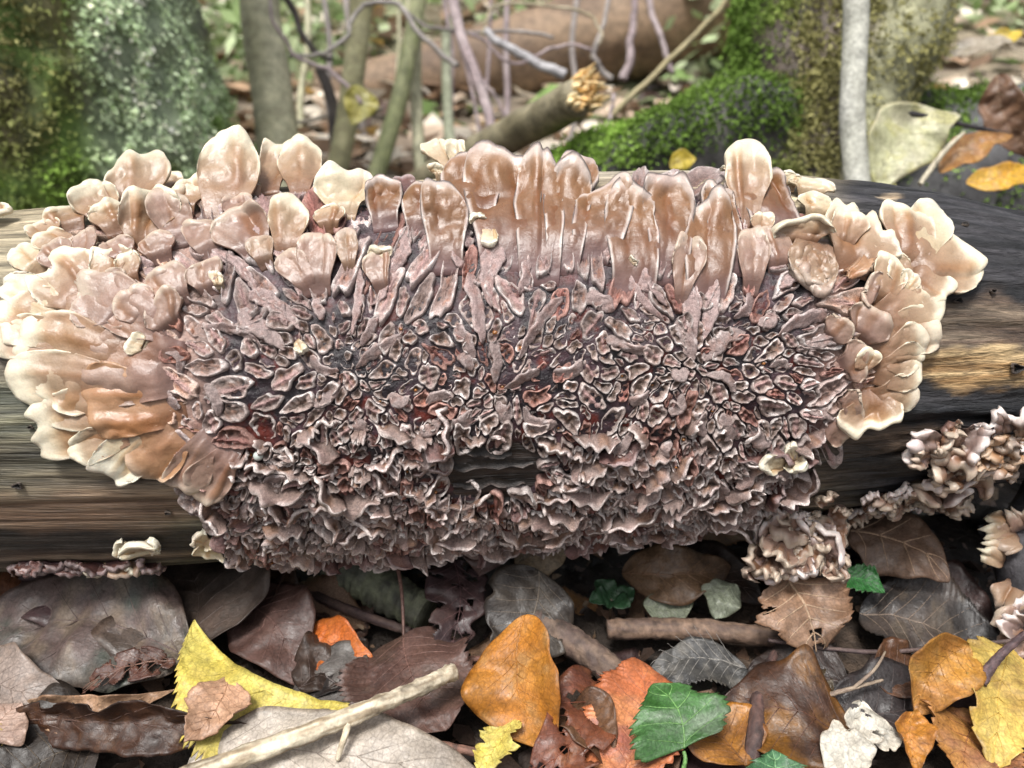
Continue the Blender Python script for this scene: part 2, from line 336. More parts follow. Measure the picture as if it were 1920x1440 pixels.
def lobe_px(parent, bx, by, tx, ty, w, pal='cream', dz=None, drape=.0042, lift=0.0, name='lobe', fcam=.55, **kw):
    """base on the log at pixel b, tip along the ray through pixel t; dz = how much nearer the camera the tip is (m)"""
    _ls[0] += 1; kw.setdefault('seed', _ls[0])
    if pal == 'cream': kw.setdefault('edge', .83)
    if pal == 'tan' and w > 50: w = w*1.16; kw['neck'] = max(kw.get('neck', .45), .7); kw.setdefault('cap', .42); kw['fold'] = min(kw.get('fold', .05), .05); kw.setdefault('lump', .075)
    base, n = on_log(bx, by, -.0005+lift); d0 = (base-CAM)@FW
    r = ray(tx, ty)
    if dz is None:
        tip_l, n_t = on_log(tx, ty, .0045); dl = (tip_l-CAM)@FW; dz = d0-dl
        qx, qy = to_px(tip_l)
        if abs(qx-tx)+abs(qy-ty) > 3 or dl > d0+.012: dz = -.004
    tip = CAM+r*(d0-dz); al = tip-base; L = np.linalg.norm(al)
    wm = w/960*TANH*(d0-dz)
    nn = nrm(n*(1-fcam)+nrm(CAM-base)*fcam)
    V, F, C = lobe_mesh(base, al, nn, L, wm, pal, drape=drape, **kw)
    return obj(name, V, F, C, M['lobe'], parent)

p0, _ = on_log(930, 1000)
FUN = thing('crust_fungus', (p0[0], p0[1], p0[2]), 'large wrinkled mauve and cream crust fungus spread over the log', 'fungus')

# ---- the cracked inner crust
POLY = np.array([(200, 500), (190, 600), (200, 760), (290, 850), (365, 925), (420, 985), (445, 1030), (560, 1052), (760, 1040), (900, 1020), (1100, 1003), (1280, 985), (1400, 968), (1470, 925), (1520, 860), (1585, 790),
                 (1640, 700), (1630, 590), (1560, 520), (1480, 440), (1400, 372), (1250, 366), (1000, 362), (800, 366), (700, 385), (560, 372), (450, 372), (330, 400), (240, 450)], float)
PX_, PT_ = px2st(POLY[:, 0], POLY[:, 1])
low = POLY[:, 1] > 975; PT_ = np.where(low, PT_-.16, PT_)
R0 = .0745; PS = np.stack([PX_, PT_*R0], -1)*1000       # unrolled, mm
def poly_sd(p, poly):
    a = poly; b = np.roll(poly, -1, 0); d = np.full(p.shape[:-1], 1e9); ins = np.zeros(p.shape[:-1], bool)
    for (ax, ay), (bx, by) in zip(a, b):
        ex, ey = bx-ax, by-ay; wx, wy = p[..., 0]-ax, p[..., 1]-ay; t = np.clip((wx*ex+wy*ey)/(ex*ex+ey*ey), 0, 1)
        d = np.minimum(d, np.hypot(wx-ex*t, wy-ey*t)); c = ((ay > p[..., 1]) != (by > p[..., 1])) & (p[..., 0] < ex*(p[..., 1]-ay)/(ey+1e-12)+ax); ins ^= c
    return np.where(ins, d, -d)
def st_px(q):
    P = surf(q[..., 0]/1000, q[..., 1]/1000/R0); return to_px(P)
CEN = np.array([px2st(x, y) for x, y in ((655, 700), (925, 735), (1305, 690), (480, 900))]); CEN = np.stack([CEN[:, 0]*1000, CEN[:, 1]*R0*1000], -1)
HOLE = np.array(px2st(925, 885)); HOLE = np.array([HOLE[0]*1000, HOLE[1]*R0*1000])
def hole_d(q): return np.hypot((q[..., 0]-HOLE[0])/17.5, (q[..., 1]-HOLE[1])/12.5)+.28*n2(q[..., 0]/8, q[..., 1]/8, 91)
def crust_h(q):
    d = poly_sd(q, PS)+2.0*n2(q[..., 0]/9, q[..., 1]/9, 40)
    h = -1.5+2.9*smooth(-2.5, 3.5, d)
    hd = hole_d(q)+.16*n2(q[..., 0]/7, q[..., 1]/7, 41); return h-(3.0)*(1-smooth(.75, 1.15, hd)), d
REDS = [(480, 818, 26), (640, 982, 30), (800, 770, 20), (1345, 888, 24), (1090, 590, 14), (840, 960, 20), (1160, 880, 16), (700, 1000, 16), (880, 555, 14), (1060, 520, 16)]
def build_crust():
    lo = PS.min(0)-5; hi = PS.max(0)+5; st = .8
    gx = np.arange(lo[0], hi[0], st); gy = np.arange(lo[1], hi[1], st); q = np.stack(np.meshgrid(gx, gy), -1); h, d = crust_h(q)
    h = h+.55*n2(q[..., 0]/2.6, q[..., 1]/2.6, 44)+.8*n2(q[..., 0]/8, q[..., 1]/8, 45)
    V = surf(q[..., 0]/1000, q[..., 1]/1000/R0, h/1000); px, py = to_px(V)
    n = n2(q[..., 0]/7, q[..., 1]/5, 46)
    C = lerpc((.014, .010, .013), (.050, .026, .032), smooth(-.3, .4, n))
    red = smooth(.2, .45, n2(q[..., 0]/5, q[..., 1]/4, 47)+.15*smooth(700, 850, py)); 
    for rx, ry, rr in REDS: red = np.maximum(red, 1-smooth(.6, 1.4, np.hypot((px-rx)/1.4, py-ry)/rr))
    C = lerpc(C, (.085, .013, .007), red*.9)
    upz = smooth(620, 430, py); C = lerpc(C, lerpc((.022, .016, .019), (.085, .055, .062), smooth(-.2, .4, n)), upz*.8)
    side = np.maximum(smooth(440, 330, px), smooth(1500, 1580, px)); C = lerpc(C, (.34, .22, .18), side*.9)
    F = grid_faces(len(gy), len(gx)); keep = (h.reshape(-1)[F] > -.9).any(1); F = F[keep]
    us = np.unique(F); mp = np.zeros(h.size, int); mp[us] = np.arange(len(us))
    obj('crust', V.reshape(-1, 3)[us], mp[F], C.reshape(-1, 3)[us], M['crust'], FUN)
build_crust()

def build_plates():
    def frame(q):
        d = q[..., None, :]-CEN; r2 = (d**2).sum(-1)+4; w = 1/r2**1.6; w = w/w.sum(-1, keepdims=True)
        g = (nrm(d)*w[..., None]).sum(-2); g = g+1.15*np.stack([n2(q[..., 0]/13, q[..., 1]/13, 51), n2(q[..., 0]/13, q[..., 1]/13, 52)], -1)*smooth(1, 8, np.sqrt(r2).min(-1))[..., None]
        return nrm(g)
    def size(q):
        px, py = st_px(q); r = np.sqrt(((q[..., None, :]-CEN)**2).sum(-1)).min(-1)
        b = 2.75+1.9*smooth(610, 500, py)-.35*smooth(760, 900, py)+.7*smooth(560, 360, px)+.5*smooth(1420, 1560, px)
        b = b*(.62+.38*smooth(2, 18, r))
        el = 1.75+2.3*smooth(630, 480, py)+.5*smooth(12, 40, r)-.5*smooth(760, 900, py)+.5*smooth(520, 330, px)
        return b, el
    lo, hi = PS.min(0), PS.max(0)
    cand = RNG.uniform(lo, hi, (26000, 2)); sd_ = poly_sd(cand, PS); cand = cand[(sd_ > .8) & (hole_d(cand) > 1.18)]
    fr = frame(cand); ro = RNG.normal(0, .38, len(cand)); ro = ro*(1-.6*smooth(620, 520, st_px(cand)[1])); fr = np.stack([fr[:, 0]*np.cos(ro)-fr[:, 1]*np.sin(ro), fr[:, 0]*np.sin(ro)+fr[:, 1]*np.cos(ro)], -1); b, el = size(cand); jit = RNG.uniform(.5, 1.55, len(cand)); b = b*jit; el = el*RNG.uniform(.75, 1.4, len(cand))
    RD = np.array([[c*1000 for c in (px2st(x, y)[0], px2st(x, y)[1]*R0)] for x, y, r in REDS]); keepc = np.ones(len(cand), bool)
    for (rx, ry), (_, _, rr) in zip(RD, REDS): keepc &= np.hypot((cand[:, 0]-rx)/1.4, cand[:, 1]-ry) > rr*.18
    cand, fr, b, el = cand[keepc], fr[keepc], b[keepc], el[keepc]
    S, SF, SB, SE = [], [], [], []
    A = np.zeros((0, 2)); AF = np.zeros((0, 2)); AB = np.zeros(0); AE = np.zeros(0); cnt = 0
    buf = np.zeros((3000, 6))
    for i in range(len(cand)):
        if cnt:
            d = cand[i]-buf[:cnt, :2]; f = fr[i]; al = d@f; ac = d[:, 0]*-f[1]+d[:, 1]*f[0]
            bb = (buf[:cnt, 4]+b[i])*.5; ee = (buf[:cnt, 5]+el[i])*.5
            if (((al/(bb*ee))**2+(ac/bb)**2) < 1.6).any(): continue
        buf[cnt] = (*cand[i], *fr[i], b[i], el[i]); cnt += 1
        if cnt >= 3000: break
    sd = buf[:cnt]; out = []
    K = 40; th = np.linspace(0, 2*np.pi, K, endpoint=False); steps = np.linspace(0, 1, 32)[1:]
    rings = np.array([0, .2, .38, .54, .68, .8, .88, .95, 1.0])
    for i in range(cnt):
        s = sd[i, :2]; f = sd[i, 2:4]; g = np.array([-f[1], f[0]]); b_, e_ = sd[i, 4], sd[i, 5]
        dirs = f*np.cos(th)[:, None]*e_+g*np.sin(th)[:, None]
        near = np.where(((sd[:, :2]-s)**2).sum(1) < (b_*e_*3.2)**2)[0]; near = near[near != i]
        pts = s+dirs[:, None]*(steps[None, :, None]*b_*1.55)
        w = pts+.85*np.stack([n2(pts[..., 0]/1.5, pts[..., 1]/1.5, 60, 1), n2(pts[..., 0]/1.5, pts[..., 1]/1.5, 61, 1)], -1)
        def dist(k):
            d = w-sd[k, :2]; ff = sd[k, 2:4]; al = d@ff; ac = d[..., 0]*-ff[1]+d[..., 1]*ff[0]
            return np.sqrt((al/sd[k, 5])**2+ac**2)/sd[k, 4]
        di = dist(i); ok = np.ones(di.shape, bool)
        gp = .145+.15*n2(pts[..., 0]/5, pts[..., 1]/5, 64, 1)
        for k in near: ok &= di+np.maximum(gp, .01) < dist(k)
        first = np.argmax(~ok, 1); first = np.where(ok.all(1), len(steps), first)
        rad = np.concatenate([[0], steps])[first]*b_*1.55; rad = np.maximum(rad, .12*b_)
        rad = (rad*2+np.roll(rad, 1)+np.roll(rad, -1))/4
        q = s+dirs[None]*(rings[:, None]*rad[None])[..., None]
        rho = np.random.default_rng(i)
        px, py = st_px(s); x3 = q[..., 0]; y3 = q[..., 1]
        sc = min(1, b_/3.0); lob = .5+.5*n2(x3/2.2, y3/2.2, 70, 2)
        t = rings[:, None]+0*rad[None]
        prof = np.interp(t, [0, .45, .68, .82, .9, .95, 1.0], [.25, .4, .85, 1.75, 1.8, 1.2, -.9])
        tilt = rho.normal(0, .45); tilt2 = rho.normal(0.2, .42); lift_ = rho.normal(.1, .55)
        ax = (q-s)@f/(b_*e_); cx = (q-s)@g/b_
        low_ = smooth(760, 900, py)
        rib = np.cos(2*np.pi*((q-s)@f)/rho.uniform(1.9, 2.8)+rho.uniform(0, 6)+1.2*cx)*(.6 if b_*e_ > 4 else .2)
        pit = n2(x3/1.0, y3/1.0, 72, 2)+.75*rib
        z = prof*(.35+1.25*lob)*sc*(1+.5*low_)+lift_*(1-smooth(.93, 1, t))+tilt*ax*1.6+tilt2*cx*1.3*(1+low_)+.9*pit*(1-smooth(.8, 1, t))
        ridge = np.exp(-(cx/.22)**2)*rho.choice([0, 0, .9, 1.3])*(1-smooth(.5, .95, np.abs(t))); z = z+ridge
        z = np.where(t >= .999, -1.2, z)
        hb, _ = crust_h(q); V = surf(x3/1000, y3/1000/R0, (np.maximum(hb, .3)+z)/1000)
        # colours: grey-mauve flesh, brown pitted middle, pale mealy rim
        mid = np.array((.095, .063, .048)); flesh = np.array((.265, .20, .178)); rim = np.array((.66, .605, .58))
        pinkz = max(smooth(640, 480, py), smooth(430, 330, px), smooth(1480, 1580, px))
        mid = lerp(mid, (.20, .13, .115), pinkz*.8); flesh = lerp(flesh, (.31, .228, .212), pinkz)
        edgez = max(smooth(400, 300, px), smooth(1540, 1620, px)); mid = lerp(mid, (.34, .20, .125), edgez); flesh = lerp(flesh, (.40, .26, .19), edgez)
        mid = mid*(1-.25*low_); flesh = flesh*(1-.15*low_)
        tt = t+.30*n2(x3/1.3, y3/1.3, 75, 2)+.18*pit
        C = lerpc(mid, flesh, smooth(.3, .72, tt)); C = lerpc(C, rim, smooth(.66, .97, tt)*(.18+.80*smooth(-.2, .35, n2(x3/2.2, y3/2.2, 77)))*(1-.6*edgez))
        C = lerpc(C, C*np.array([1.2, .75, .5]), smooth(.1, .4, n2(x3/1.6, y3/1.6, 79, 2))*(1-smooth(.5, .8, t))*.7)
        C = lerpc(C, (.36, .225, .215), np.clip(ridge, 0, 1)*.75); C = lerpc(C, (.05, .03, .032), smooth(.965, 1, t))
        C = C*(1+.25*rho.uniform(-1, 1)); C = lerpc(C, C*np.array([.7, .42, .36]), .9*(rho.random() < .10+.1*low_))
        V = V.reshape(-1, 3); C = C.reshape(-1, 3)
        F = grid_faces(len(rings), K, True); area = float((rad**2).mean()*e_)
        out.append((area, V, F, C))
    out.sort(key=lambda o: -o[0])
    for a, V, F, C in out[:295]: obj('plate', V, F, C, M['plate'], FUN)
    off = 0; Vs, Fs, Cs = [], [], []
    for a, V, F, C in out[295:]:
        Vs.append(V); Fs.append(F+off); Cs.append(C); off += len(V)
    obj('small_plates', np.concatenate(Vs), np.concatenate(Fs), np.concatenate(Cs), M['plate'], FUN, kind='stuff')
    print('plates', len(out)); return out
PLATES = build_plates()

# ---- long raised folds running over the plates towards the centres
def folds():
    g = np.random.default_rng(77); done = []; n = 0; lo, hi = PS.min(0), PS.max(0)
    QS = g.uniform(lo, hi, (2600, 2)); QS = QS[(poly_sd(QS, PS) > 4) & (hole_d(QS) > 1.4)]
    for q in QS:
        px, py = st_px(q)
        if py < 430 or g.random() > (.55 if py < 640 else .40): continue
        if done and np.hypot(*(np.array(done)-q).T).min() < (7.5 if py < 640 else 8.0): continue
        d = CEN-q; r = np.hypot(*d.T); i = np.argmin(r+6*g.random(4))
        if r[i] < 7: continue
        ln = min(g.uniform(7, 24) if py < 640 else g.uniform(5, 13), r[i]-3); done.append(q+d[i]/r[i]*ln*.4); n += 1
        m = 22; t = np.linspace(0, 1, m); dirv = d[i]/r[i]; side = np.array([-dirv[1], dirv[0]]); bend = g.normal(0, .12)*ln
        c = q+dirv*(t*ln)[:, None]+side*(bend*np.sin(np.pi*t)+.7*n2(t*ln/3, 0*t+n, 81, 2))[:, None]
        wd = g.uniform(1.2, 2.6)*np.minimum(1, np.minimum(t/.12, (1-t)/.35))**.6+.12; sg = g.choice([-1, 1]); rise = g.uniform(.9, 2.2)
        a = np.linspace(-1, 1, 9); ed = 1+.35*n2(t[:, None]*ln/1.6, np.sign(a)[None]*4+n, 83, 2)
        Q = c[:, None]+side*(wd[:, None]*a[None]*ed)[..., None]
        e = (a*sg)[None]; h = 1.5+rise*smooth(-1, .8, e)*np.sin(np.pi*np.clip(t, .06, .94))[:, None]**.5+.5*n2(Q[..., 0]/1.3, Q[..., 1]/1.3, 85, 2)
        h = np.where(np.abs(a)[None] > .99, h-.5, h); hb, _ = crust_h(Q); H = np.maximum(hb, .2)+h
        Vt = surf(Q[..., 0]/1000, Q[..., 1]/1000/R0, H/1000); Vb = surf((c[:, None]+(Q-c[:, None])*.75)[..., 0]/1000, (c[:, None]+(Q-c[:, None])*.75)[..., 1]/1000/R0, (H-1.1-1.6*(1-smooth(-1, .5, e)))/1000)
        pk = smooth(660, 480, py); fl = lerp((.225, .17, .158), (.30, .215, .203), pk); tt = np.abs(a)[None]+.35*n2(Q[..., 0]/1.4, Q[..., 1]/1.4, 87, 2)
        C = lerpc(fl, (.66, .585, .565), smooth(.62, .98, tt)*(.15+.7*smooth(-.2, .4, n2(Q[..., 0]/3, Q[..., 1]/3, 88)))); C = lerpc(C, C*np.array([.8, .6, .52]), smooth(.0, .4, n2(Q[..., 0]/2, Q[..., 1]/2, 89))*.6)
        kk = m*9; F = grid_faces(m, 9); bd = np.concatenate([np.arange(9), np.arange(17, kk, 9), np.arange(kk-2, kk-10, -1), np.arange(kk-18, 0, -9)]); bn = np.roll(bd, -1)
        obj('fold', np.concatenate([Vt.reshape(-1, 3), Vb.reshape(-1, 3)]), np.concatenate([F, F[:, ::-1]+kk, np.stack([bd, bd+kk, bn+kk, bn], -1)]), np.concatenate([C.reshape(-1, 3), C.reshape(-1, 3)*.35]), M['plate'], FUN)
        if n >= 150: break
    print('folds', n)
folds()

# ---- rim lobes: base px, tip px, width px, palette
LOBES = [
 # upper left
 (250,405,243,281,118,'cream',dict(nf=1,scal=.04,dz=-.012)), (205,430,163,346,85,'cream',dict(dz=-.006,nf=1)), (300,372,303,318,66,'cream',dict(dz=-.012)),
 (425,420,424,248,112,'cream',dict(nf=2,dz=-.014,neck=.6,cap=.65)), (408,400,372,318,96,'cream',dict(nf=2,dz=-.006)), (350,415,345,345,66,'cream',dict()),
 (508,370,498,259,66,'cream',dict(dz=-.016,nf=1,fold=.1)), (562,375,568,251,84,'cream',dict(dz=-.018,neck=.35,nf=3,fold=.03)), (645,420,650,307,118,'pale',dict(dz=-.004,scal=.06,nsc=2,neck=.35,cap=.6)),
 (275,475,262,352,112,'cream',dict(nf=3,scal=.05)), (222,450,205,376,66,'cream',dict(nf=1)), (345,470,318,352,80,'pink',dict()),
 (140,445,118,386,92,'cream',dict(nf=3)), (110,470,72,422,58,'cream',dict()), (168,505,160,440,48,'pink',dict(nf=1)), (150,480,92,440,60,'cream',dict()),
 (222,545,195,478,82,'cream',dict(nf=2,scal=.1)), (258,545,246,486,45,'cream',dict()), (85,520,35,484,58,'pale',dict()), (140,520,95,470,70,'pink',dict()),
 (185,580,85,508,122,'cream',dict(nf=2,scal=.1,curl=.3)), (150,600,12,548,66,'pale',dict(curl=.3)), (205,612,-4,607,150,'cream',dict(nf=5,fold=.06,scal=.02,nsc=3,cap=.5,neck=.6)), (170,640,30,652,60,'cream',dict()),
 (290,690,58,688,168,'cream',dict(nf=6,fold=.05,edge=.86,scal=.02,nsc=3,cap=.5,neck=.6,lump=.08)), (290,738,52,745,135,'cream',dict(nf=5,fold=.05,scal=.02,nsc=2,cap=.5,neck=.6,lump=.07)), (290,768,74,806,130,'cream',dict(nf=5,scal=.03,nsc=3,edge=.8,cap=.5,neck=.6,fold=.05)),
 (290,795,150,840,60,'cream',dict(nf=2,fold=.12)), (300,790,205,888,88,'pale',dict(nf=3,fold=.05,edge=.7)), (360,790,272,886,105,'orange',dict(nf=2)), (410,800,330,905,80,'pink',dict(nf=2)), (450,820,380,940,80,'pink',dict(nf=2)),
 (345,625,150,590,105,'pink',dict(nf=3,fold=.06)), (355,690,175,695,150,'pink',dict(nf=6,fold=.05,edge=1.2,scal=.02,nsc=3,cap=.5,neck=.6,lump=.09)), (350,750,185,772,130,'orange',dict(nf=6,fold=.06,edge=1.2,scal=.02,nsc=3,cap=.5,neck=.6,lump=.09)), (250,600,170,545,120,'pink',dict(nf=2)),
 # inner left knobs
 (490,490,440,385,105,'pink',dict(nf=3,fold=.09)), (410,490,358,420,80,'pink',dict()), (540,500,541,362,74,'cream',dict(nf=2,neck=.5)), (605,560,592,438,76,'pink',dict(nf=2)), (585,560,560,470,60,'pink',dict()),
 (505,510,487,455,54,'brown',dict()), (660,525,652,434,42,'brown',dict(edge=.85)), (455,430,445,365,60,'pink',dict()), (620,445,618,400,60,'cream',dict()), (345,580,318,505,84,'pink',dict(nf=3)), (400,560,385,505,66,'pink',dict()),
 (330,625,300,575,80,'pink',dict()), (290,610,250,560,80,'pink',dict(nf=3)), (420,552,424,532,28,'pale',dict()), (290,655,268,642,40,'pale',dict()), (480,380,470,345,46,'cream',dict()), (705,505,712,462,44,'pale',dict(dz=.005,neck=.3)),
 (560,420,520,395,50,'pink',dict()), (250,500,225,460,60,'pink',dict()), (310,500,300,450,70,'pink',dict()), (370,380,395,350,60,'cream',dict()),
 # top centre
 (725,440,714,333,58,'tan',dict(nf=1,dz=-.006)), (765,400,760,335,44,'dark',dict(dz=-.01)), (795,450,790,340,66,'tan',dict(nf=2)), (838,520,836,335,74,'tan',dict(nf=2,neck=.55)), (890,440,880,276,92,'tan',dict(dz=-.016,nf=2)),
 (840,330,831,259,54,'pale',dict(dz=-.012,neck=.3,lift=.004)), (858,310,857,260,40,'pale',dict(dz=-.006,lift=.004)), (826,350,823,305,28,'pale',dict(dz=.002)),
 (955,520,938,256,120,'tan',dict(dz=-.018,nf=4,fold=.05,neck=.5)), (1010,540,1022,272,82,'tan',dict(dz=-.018,nf=3,fold=.07,neck=.5)), (1050,430,1066,283,66,'tan',dict(dz=-.016,nf=2,fold=.1)), (1050,520,1092,296,78,'tan',dict(dz=-.014,nf=2)),
 (1115,500,1127,334,96,'tan',dict(dz=-.01,nf=1,neck=.35)), (1185,570,1200,336,88,'tan',dict(dz=-.010,nf=1,neck=.45)), (1250,540,1257,322,84,'tan',dict(dz=-.012,nf=2,neck=.5)), (1272,590,1270,440,58,'pink',dict(nf=2,neck=.3)),
 (1318,590,1326,360,84,'tan',dict(dz=-.008,nf=2,neck=.3)), (1365,520,1372,342,60,'tan',dict(dz=-.01,nf=2)), (1400,440,1397,261,84,'cream',dict(dz=-.012,neck=.4,nf=2,edge=.8)), (1372,345,1358,318,36,'pale',dict(dz=0)), (1418,320,1423,293,30,'pale',dict(lift=.008,dz=0)),
 (1455,450,1442,312,104,'tan',dict(dz=-.012,nf=3,edge=.98)), (1478,365,1482,322,40,'pale',dict(dz=0)), (1515,380,1520,340,82,'pale',dict(dz=-.002)), (1525,420,1530,362,66,'pale',dict(dz=0,curl=.4)), (1500,470,1495,402,118,'cream',dict(nf=2,curl=.35,dz=.004)), (1418,460,1425,415,42,'cream',dict()),
 (1405,560,1395,430,60,'pink',dict(nf=1)), (1455,520,1450,440,70,'pink',dict(nf=2)), (720,560,708,480,50,'pink',dict(nf=1)),
 # right
 (1520,450,1512,560,92,'brown',dict(nf=4,lump=.16,fold=.1,curl=.1,dz=.006,bulge=.12,neck=.7,cap=.5)), (1500,470,1545,540,70,'brown',dict(lump=.14,dz=.008)), (1535,470,1490,520,60,'brown',dict(lump=.14,dz=.007)), (1590,520,1620,394,140,'cream',dict(nf=3,scal=.08,nsc=4,fold=.08,dz=-.004,curl=.25)), (1575,480,1572,400,70,'cream',dict(curl=.4)), (1590,500,1610,530,90,'orange',dict()),
 (1690,510,1712,400,110,'cream',dict(nf=3,fold=.07,dz=-.01)), (1700,510,1772,394,80,'pale',dict(nf=2,dz=-.010)), (1690,510,1806,498,120,'cream',dict(nf=3,fold=.05,dz=-.008)), (1690,520,1752,560,80,'cream',dict(nf=2,fold=.08)), (1640,580,1668,494,64,'cream',dict(nf=2)), (1680,560,1690,525,36,'pale',dict()),
 (1625,610,1744,560,100,'cream',dict(nf=2,fold=.06)), (1620,640,1744,612,90,'cream',dict(nf=3,fold=.07)), (1630,665,1718,668,90,'cream',dict(nf=3,fold=.08)), (1625,700,1712,690,84,'cream',dict(nf=2,fold=.09)), (1620,745,1700,728,70,'cream',dict(nf=2)),
 (1625,725,1636,818,125,'cream',dict(nf=4,fold=.045,scal=.05,nsc=3,dz=.006,neck=.35)), (1600,700,1600,650,48,'cream',dict(nf=1)), (1600,640,1630,590,90,'pink',dict(nf=3)), (1570,690,1610,670,80,'pink',dict(nf=3)), (1560,760,1600,745,70,'pink',dict()), (1640,560,1600,545,70,'pink',dict()),
 (1545,640,1570,610,60,'pink',dict()), (1540,790,1575,800,60,'pink',dict()), (1700,540,1650,500,60,'cream',dict()),
 # small cream knobs inside
 (905,430,896,400,32,'pale',dict(dz=.006)), (918,440,916,472,34,'pale',dict(dz=.006)), (1180,506,1190,494,20,'pale',dict(dz=.003)),
 (1475,855,1430,872,46,'pale',dict(dz=.008)), (1480,855,1486,826,24,'pale',dict(dz=.008)), (1475,850,1500,884,44,'pale',dict(dz=.008)),
 (560,640,578,660,22,'pale',dict(dz=.003)),
]
for b in LOBES: lobe_px(FUN, b[0], b[1], b[2], b[3], b[4], b[5], **b[6])

# ---- ragged frills along the lower flank
def frills():
    g = np.random.default_rng(11); n = 0; done = []
    for k in range(2500):
        py = g.uniform(790, 1060); px = g.uniform(380, 1500)
        st = px2st(px, min(py, float(np.interp(px, LX, LB))-1)); th = st[1]-(.22*g.random() if py > 960 else 0)
        q = np.array([st[0]*1000, th*R0*1000])
        if poly_sd(q, PS) < 0 or hole_d(q) < 1.15: continue
        lowf = smooth(800, 980, py)
        if g.random() > .25+.75*lowf: continue
        if done and (np.abs(np.array(done)-q)*[1, 1.5]).max(1).min() < 4.2+1.6*(1-lowf): continue
        done.append(q); n += 1
        base = surf(st[0], th, .0006); nn = surf_n(st[0], np.array(th)); tan = np.array([0, -nn[2], nn[1]]); tan = tan*np.sign(tan[2]+1e-9)
        dn = -tan
        out = nrm(nn*g.uniform(.5, 1.0)+dn*g.uniform(-.5, .9)+np.array([1, 0, 0])*(g.normal(0, .6)+(px-930)/1200))
        L = g.uniform(.003, .0085); Wd = g.uniform(.005, .011) if g.random() < .5 else g.uniform(.011, .022)
        nv_ = nrm(nn+tan*.8)
        V, F, C = lobe_mesh(base, out, nv_, L, Wd, 'mauve' if g.random() < .88 else 'dark', seed=200+n, cap=g.uniform(.4, .9), neck=.7, scal=.12, nsc=3, fold=.13, nf=3, curl=-.06, bulge=.1, thick=.0006, nu=23, nv=10, edge=.95, wob=.12)
        obj('frill', V, F, C, M['plate'], FUN)
        if n >= 270: break
    print('frills', n)
frills()
# ---- thin torn bark ledges in the bare patch
for k, (x0, y0, x1, y1) in enumerate(((838, 872, 1000, 862), (850, 905, 985, 898), (862, 842, 960, 850), (870, 930, 1010, 926))):
    m = 26; t = np.linspace(0, 1, m); X, T = px2st(x0+(x1-x0)*t, y0+(y1-y0)*t+9*n2(t*5, 0*t+k, 95)); a = np.linspace(-1, 1, 5); wd = .0016*np.sin(np.pi*np.clip(t, .04, .96))**.5*(1+.5*n2(t*9, 0*t+k, 96))
    TT = T[:, None]+a[None]*wd[:, None]/R0; XX = X[:, None]+0*TT; H = .0004+.0018*smooth(-.2, -1, a)[None]*(.5+.5*n2(t*12, 0*t+k, 97))[:, None]+.0002
    C = lerpc((.010, .008, .007), (.07, .052, .045), (smooth(-.3, -1, a)[None]*smooth(-.4, .4, n2(t*14, 0*t+k, 98))[:, None])); obj('bark_ledge', surf(XX, TT, H).reshape(-1, 3), grid_faces(m, 5), C.reshape(-1, 3), M['plate'], FUN)
# ---- amber droplets in the pits
def ico(sub=1):
    import bmesh
    bm = bmesh.new(); bmesh.ops.create_icosphere(bm, subdivisions=sub, radius=1); V = np.array([v.co[:] for v in bm.verts]); F = np.array([[v.index for v in f.verts] for f in bm.faces]); bm.free(); return V, F
IV, IF = ico(2)
dm = mesh('droplet', IV, IF, (.24, .09, .018)); dm.materials.append(M['drop'])
g = np.random.default_rng(5)
for k in range(60):
    a, V, F, C = PLATES[g.integers(60, len(PLATES)-40)]; px, py = to_px(V[0])
    if py < 600: continue
    o = put('droplet', dm, None, FUN); o.location = V[g.integers(0, 72)]-np.array(FUN.location); r = g.uniform(.0004, .0009); o.scale = (r, r, r*.8)
dw = mesh('droplet', IV, IF, (.45, .5, .46)); o = put('droplet', dw, M['drop'], FUN); pt, n = on_log(490, 846, .0035); o.location = pt-np.array(FUN.location); o.scale = (.0017,)*3

# ---- other fungi on the log
def small_fungus(name, label, lobes, cat='fungus', group=None):
    b = np.mean([on_log(l[0], l[1])[0] for l in lobes], 0); t = thing(name, b, label, cat, group)
    for l in lobes: lobe_px(t, l[0], l[1], l[2], l[3], l[4], l[5], **l[6])
    return t
def ivory(parent, px, py, ang, Lpx, Wpx, h, seed, pal='pale'):
    b, n = on_log(px, py, h); up = np.array([0, -n[2], n[1]]); up = up*np.sign(up[2]); al = np.array([1., 0, 0])*math.cos(ang)+up*math.sin(ang); k = .000185
    V, F, C = lobe_mesh(b, al+n*.15, nrm(n+.5*nrm(CAM-b)), Lpx*k, Wpx*k, pal, seed=seed, neck=.5, cap=.75, curl=.10, fold=.04, lump=.03, thick=.0011, nu=31, nv=20, wob=.03); obj('lobe', V, F, C, M['lobe'], parent)
iv = thing('lobed_fungus', on_log(262, 1012)[0], 'smooth ivory two-lobed disc fungus alone on the bare lower flank of the log', 'fungus')
ivory(iv, 262, 1012, -1.5, 27, 78, .0025, 1001); ivory(iv, 268, 1014, 1.5, 30, 74, .0036, 1002); ivory(iv, 256, 1014, 3.0, 38, 40, .0030, 1003); ivory(iv, 272, 1010, .1, 34, 36, .0028, 1004)
ivory(FUN, 392, 1002, 2.3, 30, 38, .0030, 1005); ivory(FUN, 398, 1012, 4.2, 32, 66, .0028, 1006); ivory(FUN, 388, 1000, 5.6, 24, 30, .0032, 1007)
small_fungus('lobed_fungus', 'single cream fungus lobe on the pale upper flank, cut by the frame edge', [(-20,415,26,412,46,'cream',dict(dz=.004))])
FR = thing('frilly_fungus', on_log(170, 1058)[0], 'strip of dark wine-brown frilly fungus with pale tips under the log edge', 'fungus')
g = np.random.default_rng(21)
